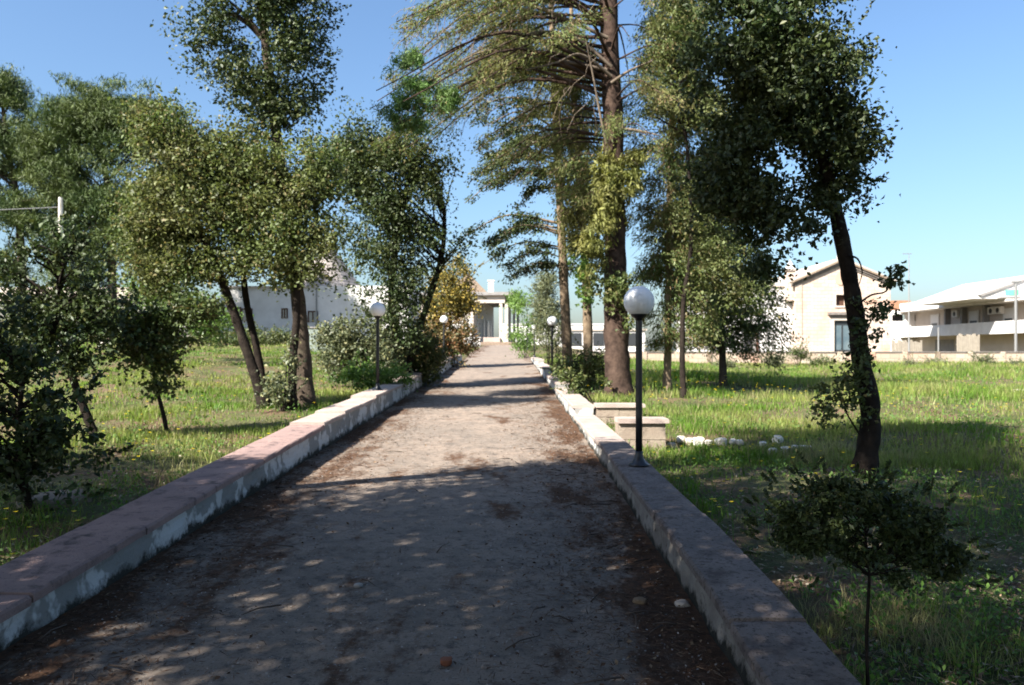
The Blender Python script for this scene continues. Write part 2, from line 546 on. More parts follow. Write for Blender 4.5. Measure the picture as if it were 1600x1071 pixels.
def foliage(parent, blobs, nclump, per, sig, L, W, m, up=.35, droop=0., name='foliage', shoots=0, kind='stuff', gap=.30):
    nclump = int(nclump * 1.42); L = L * 1.15; W = W * 1.25; sig = sig * .82
    c, d = clump_centres(blobs, nclump, gap)
    nclump = len(c)
    n = nclump * per
    size = rng.uniform(.45, 1.5, nclump)
    ci = np.repeat(c, per, 0); di = np.repeat(d, per, 0); si = np.repeat(size, per)
    off = rng.normal(size=(n, 3)) * sig * si[:, None]
    off[:, 2] *= .75
    C = ci + off
    A = di * .5 + rng.normal(size=(n, 3)) * .8 + np.array([0, 0, -droop])
    Nn = rng.normal(size=(n, 3)) + np.array([0, 0, up * 2]) + di * .4
    lv = rng.uniform(.5, 1.45, n); Ls = L * lv; Ws = W * lv * rng.uniform(.75, 1.2, n)
    if shoots:
        cs, ds = clump_centres(blobs, shoots)
        shoots = len(cs)
        k = 26
        t = np.tile(np.linspace(0, 1, k), shoots)[:, None]
        cc = np.repeat(cs + ds * .1, k, 0)
        dd = unit(np.repeat(ds * np.array([1, 1, .5]) + np.array([0, 0, .55]) + rng.normal(size=(shoots, 3)) * .3, k, 0))
        ln = np.repeat(rng.uniform(2.0, 5.0, shoots) * sig, k)[:, None]
        C = np.concatenate([C, cc + dd * t * ln + rng.normal(size=(shoots * k, 3)) * sig * .14])
        A = np.concatenate([A, dd * .8 + rng.normal(size=(shoots * k, 3)) * .6])
        Nn = np.concatenate([Nn, rng.normal(size=(shoots * k, 3)) + np.array([0, 0, .6])])
        Ls = np.concatenate([Ls, L * rng.uniform(.6, 1.1, shoots * k)]); Ws = np.concatenate([Ws, W * rng.uniform(.7, 1.1, shoots * k)])
    V, T = leaf_arrays(C, A, Nn, Ls, Ws)
    o = tri_mesh(name, V, T, m, parent)
    o['kind'] = kind
    return o, c


def curve_pts(pts, k=5):
    """Catmull-Rom through points"""
    pts = [Vector(p) for p in pts]
    if len(pts) < 3:
        return [pts[0].lerp(pts[-1], i / k) for i in range(k + 1)]
    P_ = [pts[0] * 2 - pts[1]] + pts + [pts[-1] * 2 - pts[-2]]
    out = []
    for i in range(1, len(P_) - 2):
        p0, p1, p2, p3 = P_[i - 1], P_[i], P_[i + 1], P_[i + 2]
        for j in range(k):
            t = j / k
            out.append(.5 * ((2 * p1) + (p2 - p0) * t + (2 * p0 - 5 * p1 + 4 * p2 - p3) * t * t + (3 * p1 - p0 - 3 * p2 + p3) * t ** 3))
    out.append(pts[-1])
    return out


def trunk(parent, pts, r0, r1, m, name='trunk', n=12, flare=1.5, k=7):
    c = curve_pts(pts, k)
    N_ = len(c)
    rr = []
    for i in range(N_):
        t = i / (N_ - 1)
        rr.append((r0 + (r1 - r0) * t) * (1 + (flare - 1) * max(0, 1 - t * 9) ** 2) * random.uniform(.95, 1.06))
    c[0] = c[0] - Vector((0, 0, .25))
    mb = MB(); mb.tube(c, rr, n, wob=.12)
    o = mb.build(name, m, parent, smooth=True)
    return o, c, rr


def limbs(parent, c, rr, targets, m, nbig=6, start=.3, r=.5, name='branch', twigs=40, tw_r=.012):
    """branches from the upper trunk curve to some clump centres; thin ones joined"""
    N_ = len(c)
    tg = list(range(len(targets))); random.shuffle(tg)

    def one(mb, t, r_a, r_b, n):
        t = Vector(t)
        # leave the trunk below the target
        best = None
        for i in range(int(N_ * start), N_):
            dz = t.z - c[i].z
            h = math.hypot(t.x - c[i].x, t.y - c[i].y)
            cost = abs(dz - .7 * h) + random.random() * .3
            if best is None or cost < best[0]: best = (cost, i)
        i = best[1]
        a = c[i]; mid = a.lerp(t, .5) + Vector((random.uniform(-.1, .1), random.uniform(-.1, .1), random.uniform(-.02, .22))) * (t - a).length * .6
        pts = curve_pts([a, mid, t], 4)
        ra = min(r_a, rr[i] * .75)
        mb.tube(pts, [ra + (r_b - ra) * (j / (len(pts) - 1)) for j in range(len(pts))], n, cap=False)
    for j in tg[:nbig]:
        mb = MB(); one(mb, targets[j], rr[0] * r, tw_r * 1.1, 6)
        mb.build(name, m, parent, smooth=True)
    mb = MB()
    for j in tg[nbig:nbig + twigs]:
        one(mb, targets[j], tw_r * 2, tw_r * .4, 4)
    if mb.f:
        o = mb.build('twigs', m, parent, smooth=True); o['kind'] = 'stuff'


def px_blobs(lst, d, depth=.8, off=0.):
    """[(px,py,rx,ry[,weight[,distance shift]])] -> world ellipsoids"""
    out = []
    for b in lst:
        dd = d + (b[5] if len(b) > 5 else 0)
        c = P(b[0], b[1], dd)
        s = dd / F
        w = b[4] if len(b) > 4 else b[2] * b[3]
        out.append((c, (b[2] * s, (b[2] + b[3]) * .5 * s * depth, b[3] * s), w))
    return out


def oak(name, label, cat, d, stems, blobs, nclump, per, sig, L, W, leaf, bark, group=None, r=(.14, .05), shoots=0,
        nbig=6, twigs=60, depth=.85, up=.35, start=.35, base=None, flare=1.4, gap=.30):
    """broadleaf tree from stems given as photo pixel paths at distance d"""
    s0 = P(stems[0][0][0], stems[0][0][1], d)
    bz = gz(s0.x, s0.y)
    root = empty(name, (s0.x, s0.y, bz))
    tag(root, label, cat, group)
    curves = []
    for st in stems:
        dd = st[0][2] if len(st[0]) > 2 else 0
        pts = [P(q[0], q[1], d + (q[2] if len(q) > 2 else 0)) for q in st]
        pts[0].z = gz(pts[0].x, pts[0].y)
        f = 1 if st is stems[0] else .8
        _, c, rr = trunk(root, pts, r[0] * f, r[1] * f, bark, flare=flare)
        curves.append((c, rr))
    fo, cc = foliage(root, px_blobs(blobs, d, depth), nclump, per, sig, L, W, leaf, up=up, shoots=shoots, gap=gap)
    for q, (c, rr) in enumerate(curves):
        sub = [t for t in cc if True]
        random.shuffle(sub)
        ct = Vector(c[-1])
        sub.sort(key=lambda t: (Vector(t) - ct).length + random.random() * 1.0)
        limbs(root, c, rr, sub[:(nbig + twigs)], bark, nbig=nbig, start=start, twigs=twigs)
    return root


# ------------------------------------------------------------------ ground and road
def axis_grid(fine0, fine1, step, far, grow=1.16):
    a = list(np.arange(fine0, fine1 + 1e-6, step))
    s = step; v = a[-1]
    while v < far:
        s *= grow; v += s; a.append(v)
    s = step; v = a[0]; b = []
    while v > -far:
        s *= grow; v -= s; b.append(v)
    return np.array(b[::-1] + a)


gx = axis_grid(-12, 16, .25, 900, 1.13)
gy = axis_grid(-4, 30, .3, 900, 1.1)
X, Y = np.meshgrid(gx, gy)
Z = ground_z(X, Y)
Z = Z - .03 * (sstep(-3.0, -2.8, X) * (1 - sstep(1.25, 1.45, X)))
V = np.stack([X, Y, Z], -1).reshape(-1, 3)
nx, ny = len(gx), len(gy)
ii, jj = np.meshgrid(np.arange(nx - 1), np.arange(ny - 1))
a = (jj * nx + ii).ravel()
T = np.concatenate([np.stack([a, a + 1, a + nx + 1], 1), np.stack([a, a + nx + 1, a + nx], 1)])
o = tri_mesh('ground', V, T, M['ground'], smooth=True)
tag(o, 'grassy meadow ground with brown soil patches either side of the drive', kind='structure')

ry = np.concatenate([np.arange(-14, 30, .2), np.arange(30, 84.1, 1.0)])
rt = np.linspace(0, 1, 22)


def road_edge(y):
    l = -2.52 - .9 * sstep(36, 80, y)
    r_ = 1.075 - .35 * sstep(38, 80, y)
    return l, r_


RY, RT = np.meshgrid(ry, rt, indexing='ij')
le, re_ = road_edge(RY)
RX = le + (re_ - le) * RT
RZ = road_z(RY) + .004 + (vnoise(RX, RY, .9) - .5) * .02 + (vnoise(RX, RY, .35) - .5) * .008
RZ += .03 * np.clip(np.maximum(RX - re_ + .45, le + .4 - RX), 0, 1)
V = np.stack([RX, RY, RZ], -1).reshape(-1, 3)
nr = len(rt)
ii, jj = np.meshgrid(np.arange(nr - 1), np.arange(len(ry) - 1))
a = (jj * nr + ii).ravel()
T = np.concatenate([np.stack([a, a + 1, a + nr + 1], 1), np.stack([a, a + nr + 1, a + nr], 1)])
o = tri_mesh('drive', V, T, M['road'], smooth=True)
tag(o, 'worn pale gravelly drive running straight up between two low walls', kind='structure')


# ------------------------------------------------------------------ drive walls
def wall(name, label, segs, body_m, cop_m, slab=1.0, th=.055, over=.02, side=0, cat='wall', rough=.018):
    """segs: lists of (y, x_in, x_out, z_top); side: -1 when the road lies at larger x (left wall)"""
    y0 = segs[0][0][0]
    root = empty(name, (.5 * (segs[0][0][1] + segs[0][0][2]), y0, float(road_z(y0))))
    tag(root, label, cat)
    for sg in segs:
        ys = np.array([q[0] for q in sg])
        f = lambda k, y: np.interp(y, ys, [q[k] for q in sg])
        # body
        step = .12 if ys[0] < 12 else .5
        yy = np.arange(ys[0], ys[-1], step)
        yy = np.append(yy, ys[-1])
        prof = []
        nh = 6
        for y in yy:
            xi, xo, zt = f(1, y), f(2, y), f(3, y) - th
            zb = float(road_z(y)) - .08
            s = 1 if xi < xo else -1
            row = []
            for h in range(nh + 1):
                z = zb + (zt - zb) * h / nh
                nz = (float(vnoise(y * 1.7, z * 3.1 + xi, .35)) - .5) * rough * 2 + (random.random() - .5) * rough * .5
                if h == nh: nz *= .3
                row.append((xi + s * (.012 + nz - .02 * (1 - h / nh)), y, z))
            for h in range(nh, -1, -1):
                z = zb + (zt - zb) * h / nh
                row.append((xo - s * (.012 + (random.random() - .5) * rough * .5), y, z))
            prof.append(row)
        K = len(prof[0])
        vs = [v for r_ in prof for v in r_]; fs = []
        for i in range(len(prof) - 1):
            for k in range(K):
                a0 = i * K + k; a1 = i * K + (k + 1) % K
                fs.append((a0, a1, a1 + K, a0 + K))
        fs.append(tuple(range(K))); fs.append(tuple(range(len(vs) - 1, len(vs) - K - 1, -1)))
        MB().add(vs, fs).build('wall_body', body_m, root, smooth=False)
        # coping slabs
        n = max(1, round((ys[-1] - ys[0]) / slab))
        cuts = np.linspace(ys[0], ys[-1], n + 1)
        for i in range(n):
            a_, b_ = cuts[i] + .007, cuts[i + 1] - .007
            vs = []; jit = random.uniform(-.006, .009); jx = random.uniform(-.012, .012)
            sub = 5
            for q in range(sub + 1):
                y = a_ + (b_ - a_) * q / sub
                xi, xo, zt = f(1, y) + jx, f(2, y) + jx, f(3, y) + jit
                s = 1 if xi < xo else -1
                xi -= s * over; xo += s * over
                c = .012
                w = [(random.random() - .5) * .006 for _ in range(4)]
                vs += [(xi + s * w[0], y, zt - th + .002), (xi + s * w[0], y, zt - c + w[1]), (xi + s * (c + w[2]), y, zt), ((xi + xo) / 2, y, zt + .003 + w[3] * .5),
                       (xo - s * c, y, zt), (xo, y, zt - c + w[1]), (xo, y, zt - th + .002)]
            K = 7; fs = []
            for q in range(sub):
                for k in range(K):
                    a0 = q * K + k; a1 = q * K + (k + 1) % K
                    fs.append((a0, a1, a1 + K, a0 + K))
            fs.append(tuple(range(K))); fs.append(tuple(range(len(vs) - 1, len(vs) - K - 1, -1)))
            MB().add(vs, fs).build('coping_stone', cop_m, root)
    return root


def rz(y): return float(road_z(y))


L_ = -2.50; LO = -2.92
wall('drive_wall', 'low plastered wall left of the drive in the foreground with long pinkish coping stones',
     [[(-6, L_, LO, rz(-6) + .24), (3.8, L_, LO, .335), (6.7, L_, LO, .485), (10.3, L_, LO, .64)]], M['plaster'], M['coping'], slab=1.3)
wall('drive_wall', 'stepped low wall left of the drive from mid distance up to the yellow tree',
     [[(10.31, L_, LO, .672), (11.6, L_, LO, .69)],
      [(11.61, L_ - .008, LO, .715), (14.2, L_ - .008, LO, .76)],
      [(14.21, L_, LO, .80), (18.9, L_, LO, .88)],
      [(18.91, L_ - .008, LO, .93), (21.3, L_ - .008, LO, .97)],
      [(21.31, L_, LO, 1.02), (25, L_, LO, 1.09)],
      [(25.01, L_, LO, 1.18), (31, L_, LO, 1.23)],
      [(31.01, L_ - .05, LO, 1.36), (40, L_ - .05, LO, 1.44)]], M['plaster'], M['coping_pale'], slab=1.25)
RI = 1.045; RO = 1.37
wall('drive_wall', 'low rough wall right of the drive in the foreground carrying the nearest lamp post',
     [[(-6, 1.03, RO, .1), (0, 1.03, RO, .19), (3.09, 1.035, RO, .28), (4.05, 1.045, RO, .365), (5.2, RI, RO, .425), (7.75, 1.055, RO, .475), (9.5, 1.065, RO, .515)]], M['rough_plaster'], M['coping_worn'], slab=1.9)
wall('drive_wall', 'sunlit stepped low wall right of the drive starting behind the nearest lamp post',
     [[(9.51, 1.062, RO + .01, .515), (13.2, 1.065, RO + .03, .53)],  # pale coping on this lit stretch puts the sunlight into the colour
      [(13.21, 1.055, RO + .02, .70), (18.9, 1.055, RO + .02, .73)],
      [(18.91, 1.06, RO, .87), (25, 1.06, RO, .90)],
      [(25.01, 1.04, RO, 1.08), (33, 1.02, RO, 1.12)],
      [(33.01, 1.02, RO - .02, 1.28), (40, .98, RO - .05, 1.32)]], M['plaster'], M['coping_pale'], slab=1.5)


def side_wall(label, y, x0, x1, zt):
    root = empty('side_wall', ((x0 + x1) / 2, y, gz(x1, y)))
    tag(root, label, 'wall', 'short side walls of the gap')
    b = rz(y) - .1
    hs = [b, b + .22, zt - .06]
    for r_ in range(2):                      # two courses of tufa blocks
        xs = np.linspace(x0, x1, 3 if r_ else 4)
        if r_ == 0: xs = xs - np.array([0, .06, .03, 0])
        for i in range(len(xs) - 1):
            dz = .006
            MB().box(xs[i] + .004, xs[i + 1] - .004, y + random.uniform(0, .012), y + .3, hs[r_] + dz, hs[r_ + 1] - .002).build('stone_block', M['tufa_plain'], root)
    MB().prism_x([(x0 - .0, zt - .06), (x1 + .035, zt - .06), (x1 + .04, zt - .045), (x1 + .04, zt - .012), (x1 + .028, zt), (x0, zt)], y - .035, y + .335).build('coping_stone', M['coping_pale'], root)
    return root


M['tufa_plain'] = mat('tufa_plain', (.50, .42, .33), (.42, .33, .26), .9, 4, .9, 50, spec=.1, layers=[(9, (.30, .24, .18), .6, .75)], world_co=True)
side_wall('nearer of the two short pinkish side walls right behind the nearest lamp post', 10.5, 1.42, 2.07, .70)
side_wall('farther of the two short side walls beside the big reddish trunk', 13.25, 1.42, 2.22, .715)

# ------------------------------------------------------------------ rubble edging in the right meadow
root = empty('rubble_edging', (3.0, 10.9, gz(3, 10.9)))
tag(root, 'broken row of white stones in the grass beside the short side walls', 'stone edging')


def rock(x, y, z, sx, sy, sz, m, parent, name='stone'):
    import bmesh
    bm = bmesh.new(); bmesh.ops.create_icosphere(bm, subdivisions=2, radius=1)
    ph = random.random() * 9
    for v in bm.verts:
        k = 1 + .22 * math.sin(v.co.x * 3.1 + ph) * math.cos(v.co.y * 2.7 + ph * 2) + .12 * math.sin(v.co.z * 5 + ph)
        q = v.co * k
        q.x = max(-.8, min(.8, q.x)); q.z = max(-.9, min(.72, q.z)); q.y = max(-.8, min(.85, q.y))
        v.co = Vector((q.x * sx, q.y * sy, q.z * sz))
    me = bpy.data.meshes.new(name); bm.to_mesh(me); bm.free()
    o = link_mesh(name, me, m, parent)
    base = ORG[parent.name] if parent else Vector((0, 0, 0))
    o.location = Vector((x, y, z)) - base
    o.rotation_euler = (0, 0, random.random() * 3)
    return o


for px, w_ in [(1050, 9), (1064, 11), (1078, 9), (1092, 15), (1107, 8), (1126, 16), (1145, 8), (1156, 8), (1192, 9), (1215, 14), (1240, 8), (1208, 9), (1228, 12), (1255, 7), (1262, 6)]:
    d = random.uniform(10.7, 11.1) if px < 1200 or w_ > 9 else 10.4
    if px in (1208, 1228): d = 10.1
    p = P(px, 705, d)
    rock(p.x, d, gz(p.x, d) + .04, w_ * .0065, .07, w_ * .0065, M['stone_white'], root)
for px, py, w_, lab in [(85, 800, 62, 'flat pale stone in soil beside the left wall at the photo edge'), (165, 526, 12, 'weathered boulder in the far left meadow below the pines'),
                        (1592, 606, 14, 'pale squared stone in the grass at the right photo edge')]:
    d = 1952 / (py - 516) if py > 560 else 44
    p = P(px, py, d)
    o = rock(p.x, d, gz(p.x, d) + .05, w_ / F * d, w_ / F * d * .8, w_ / F * d * .22 if d < 10 else w_ / F * d * .6, M['stone_old'] if d < 10 else M['stone_white'], None, 'field_stone')
    tag(o, lab, 'stone')


# ------------------------------------------------------------------ lamps
def lamp(x, y, z, label, h=1.62, gr=.152):
    root = empty('lamp_post', (x, y, z))
    tag(root, label, 'lamp post', 'globe lamp posts along the drive')
    MB().lathe([(.105, 0), (.105, .012), (.07, .03), (.05, .07), (.038, .12), (.038, .14)], (x, y, z), 20).build('base', M['lamp_black'], root, True)
    MB().lathe([(.034, .13), (.0335, .5), (.033, h - .16), (.033, h - .15)], (x, y, z), 16).build('pole', M['lamp_black'], root, True)
    MB().lathe([(.036, h - .19), (.036, h - .175), (.05, h - .165), (.075, h - .15), (.085, h - .128), (.085, h - .118)], (x, y, z), 20).build('collar', M['lamp_black'], root, True)
    import bmesh
    bm = bmesh.new(); bmesh.ops.create_uvsphere(bm, u_segments=32, v_segments=20, radius=gr)
    me = bpy.data.meshes.new('globe'); bm.to_mesh(me); bm.free()
    g = link_mesh('globe', me, M['globe'], root, True); g.location = (0, 0, h)
    return root


def copy_tree(o, parent=None):
    c = o.copy(); col.objects.link(c); c.parent = parent
    ORG[c.name] = ORG[o.name]
    for ch in list(o.children): copy_tree(ch, c)
    return c


lamp0 = lamp(1.255, 7.72, .478, 'nearest black lamp post with white globe on the right wall')
for x, y, z, lab in [(-2.70, 15.7, .825, 'lamp post with white globe on the left wall in front of the grey bushes'),
                     (1.19, 23.2, .89, 'globe lamp post on the right wall beside the grey cypress bush'),
                     (-2.66, 30.5, 1.235, 'globe lamp post on the left among the yellow and russet leaves'),
                     (1.2, 42, 1.3, 'small distant globe lamp post amid fresh green shrubs right of the drive'),
                     (1.15, 58, 1.75, 'farthest tiny globe lamp post right of the drive')]:
    c = copy_tree(lamp0); c.location = (x, y, z); c['label'] = lab

# ------------------------------------------------------------------ chapel
D = 60.0; S = D / F


def XZ(px, py, d=D): p = P(px, py, d); return p.x, p.z


def chapel():
    x0, ze = XZ(1243, 441); x1, _ = XZ(1390, 441); xa, za = XZ(1314, 409)
    zb = .7
    root = empty('chapel', ((x0 + x1) / 2, D, zb))
    tag(root, 'old pale stone chapel with gabled front, small square window and door', 'chapel')
    wx0, wz1 = XZ(1306, 461); wx1, wz0 = XZ(1321, 478)
    dx0, dz1 = XZ(1303, 501); dx1, _ = XZ(1331, 501); dz0 = 1.45
    th = .45
    # front wall with real openings, pieces butted end to end
    zl = lambda x: ze + (za - ze) * (1 - abs(x - xa) / ((x1 - x0) / 2 if x > xa else (xa - x0)))
    mb = MB()
    def slab(pts): mb.prism_x(pts, D, D + th)
    slab([(x0, zb), (dx0, zb), (dx0, zl(dx0)), (x0, ze)])
    slab([(dx1, zb), (x1, zb), (x1, zl(x1)), (dx1, zl(dx1))])
    slab([(dx0, dz1), (wx0, dz1), (wx0, zl(wx0)), (dx0, zl(dx0))])
    slab([(wx1, dz1), (dx1, dz1), (dx1, zl(dx1)), (wx1, zl(wx1))])
    slab([(wx0, dz1), (wx1, dz1), (wx1, wz0), (wx0, wz0)])
    slab([(wx0, wz1), (wx1, wz1), (wx1, zl(wx1)), (xa, za), (wx0, zl(wx0))])
    slab([(dx0, zb), (dx1, zb), (dx1, dz0), (dx0, dz0)])
    mb.build('front_wall', M['ashlar'], root)
    mb = MB(); mb.box(x0, x0 + .4, D + th, D + 11, zb, ze - .1); mb.box(x1 - .4, x1, D + th, D + 11, zb, ze - .1); mb.box(x0, x1, D + 11, D + 11.3, zb, ze)
    mb.build('side_walls', M['ashlar'], root)
    # pilaster strips
    for xx in (x0 - .03, x1 - .47):
        MB().box(xx, xx + .5, D - .06, D, zb, ze - .15).build('pilaster', M['ashlar'], root)
    # raking cornices, three stepped mouldings each side
    for sgn, xe in ((-1, x0 - .35), (1, x1 + .35)):
        zz = zl(x0) - .12
        for k, (dy, t0, t1) in enumerate(((.10, -.28, -.14), (.20, -.14, 0.02), (.32, .02, .16))):
            poly = [(xe, zz + t0), (xa, za + t0), (xa, za + t1), (xe, zz + t1)]
            MB().prism_x(poly, D - dy, D - .001).build('cornice', M['moulding'] if k < 2 else M['stone_old'], root)
    MB().prism_x([(x0 - .4, zl(x0) + .02), (xa, za + .16), (x1 + .4, zl(x1) + .02), (x1 + .4, zl(x1) + .16), (xa, za + .30), (x0 - .4, zl(x0) + .16)], D - .3, D + 11.4).build('roof', M['cream_paint'], root)
    # window
    w = MB(); f = .14
    w.box(wx0 - f, wx0, D - .05, D + .1, wz0 - f, wz1 + f); w.box(wx1, wx1 + f, D - .05, D + .1, wz0 - f, wz1 + f)
    w.box(wx0, wx1, D - .05, D + .1, wz1, wz1 + f); w.box(wx0, wx1, D - .07, D + .1, wz0 - f, wz0)
    wo = w.build('window', M['cream_paint'], root)
    MB().box(wx0, wx1, D + .3, D + .34, wz0, wz1).build('pane', M['brown_wood'], wo)
    # door
    w = MB(); f = .2
    w.box(dx0 - f, dx0, D - .07, D + .05, dz0, dz1 + f); w.box(dx1, dx1 + f, D - .07, D + .05, dz0, dz1 + f); w.box(dx0, dx1, D - .07, D + .05, dz1, dz1 + f)
    w.build('door_surround', M['cream_paint'], root)
    MB().box(dx0 - .5, dx1 + .5, D - .3, D, dz1 + .42, dz1 + .62).build('door_cornice', M['moulding'], root)
    MB().box(dx0 - .35, dx1 + .35, D - .16, D, dz1 + .27, dz1 + .42).build('door_cornice', M['moulding'], root)
    dr = MB(); 
    dr.box(dx0, dx0 + .08, D + .12, D + .2, dz0, dz1); dr.box(dx1 - .08, dx1, D + .12, D + .2, dz0, dz1); dr.box((dx0 + dx1) / 2 - .05, (dx0 + dx1) / 2 + .05, D + .12, D + .2, dz0, dz1)
    dr.box(dx0 + .08, dx1 - .08, D + .125, D + .195, dz1 - .35, dz1); dr.box(dx0 + .08, dx1 - .08, D + .125, D + .195, dz0, dz0 + .3)
    dr = dr.build('door', M['dark_door'], root)
    MB().box(dx0 + .09, (dx0 + dx1) / 2 - .06, D + .15, D + .17, dz0 + .3, dz1 - .36).build('pane', M['glass'], dr)
    MB().box((dx0 + dx1) / 2 + .06, dx1 - .09, D + .15, D + .17, dz0 + .3, dz1 - .36).build('pane', M['glass'], dr)
    # bellcote pillar at the left eave and small apex block
    bx, bz = XZ(1238, 440)
    mb = MB(); mb.box(bx - .32, bx + .32, D + .2, D + .85, 5.5, bz + .85)
    mb.build('bell_pillar', M['ashlar'], root)
    mb = MB(); mb.box(bx - .42, bx + .42, D + .1, D + .95, bz + .851, bz + 1.0)
    mb.add([(bx - .3, D + .22, bz + 1.0), (bx + .3, D + .22, bz + 1.0), (bx + .3, D + .83, bz + 1.0), (bx - .3, D + .83, bz + 1.0), (bx, D + .5, bz + 1.75)],
           [(0, 1, 4), (1, 2, 4), (2, 3, 4), (3, 0, 4), (3, 2, 1, 0)])
    mb.build('pinnacle', M['cream_paint'], root)
    MB().box(xa - .22, xa + .22, D - .2, D + .3, za + .25, za + .7).build('apex_block', M['cream_paint'], root)
    # orange stain above the window, built as a thin disc
    cx, cz = XZ(1313, 436)
    mb = MB(); n = 14
    ring = [(cx + .42 * math.cos(t), cz + .5 * math.sin(t)) for t in [2 * math.pi * i / n for i in range(n)]]
    mb.prism_x(ring, D - .05, D - .001); mb.build('stain_disc', M['stone_stain'], root)
    return x0


cx0 = chapel()
# annex to the left of the chapel
ax0, _ = XZ(1090, 450)
root = empty('annex', (cx0 - 3, D + .8, .7)); tag(root, 'bright white low annex joined to the left side of the chapel', 'building')
za_ = XZ(0, 447)[1]
dxa, dza = XZ(1168, 508); dxb, _ = XZ(1190, 508)
MB().box(ax0, dxa, D + .8, D + 8, .7, za_).build('wall', M['white_paint'], root)
MB().box(dxb, cx0 - .01, D + .8, D + 8, .7, za_ - .02).build('wall', M['white_paint'], root)
MB().box(dxa, dxb, D + .8, D + 8, dza, za_ - .01).build('lintel', M['white_paint'], root)
MB().box(dxa, dxb, D + 1.6, D + 1.7, .7, dza).build('door', M['grey_paint'], root)
MB().box(dxb - .18, dxb, D + .7, D + .9, .7, dza).build('door_post', M['brown_wood'], root)
MB().prism_x([(cx0 - 2.2, za_ - .02), (cx0 - .02, za_ - .02), (cx0 - .02, za_ + .9)], D + .9, D + 1.3).build('buttress', M['white_paint'], root)
MB().box(ax0 - .1, cx0 - .02, D + .66, D + 8.1, za_ + .0, za_ + .12).build('roof_edge', M['cream_paint'], root)

# ------------------------------------------------------------------ meadow boundary wall
WY = 50.0
root = empty('boundary_wall', (20, WY, gz(20, WY))); tag(root, 'long pale stone boundary wall across the back of the right meadow', 'wall')
x_a = P(905, 0, WY).x; x_b = 46.0
ztop = 1.63
xs = np.linspace(x_a, x_b, 21)
for i in range(20):
    MB().box(xs[i] + .16, xs[i + 1] - .16, WY, WY + .3, .2, ztop - .08).build('wall_panel', M['tufa'], root)
    MB().box(xs[i] - .155, xs[i] + .155, WY - .06, WY + .36, .2, ztop - .02).build('pier', M['stone_old'] if i % 7 == 4 else M['tufa'], root)
    MB().box(xs[i] + .16, xs[i + 1] - .16, WY - .04, WY + .34, ztop - .079, ztop - .01).build('coping_stone', M['moulding'], root)

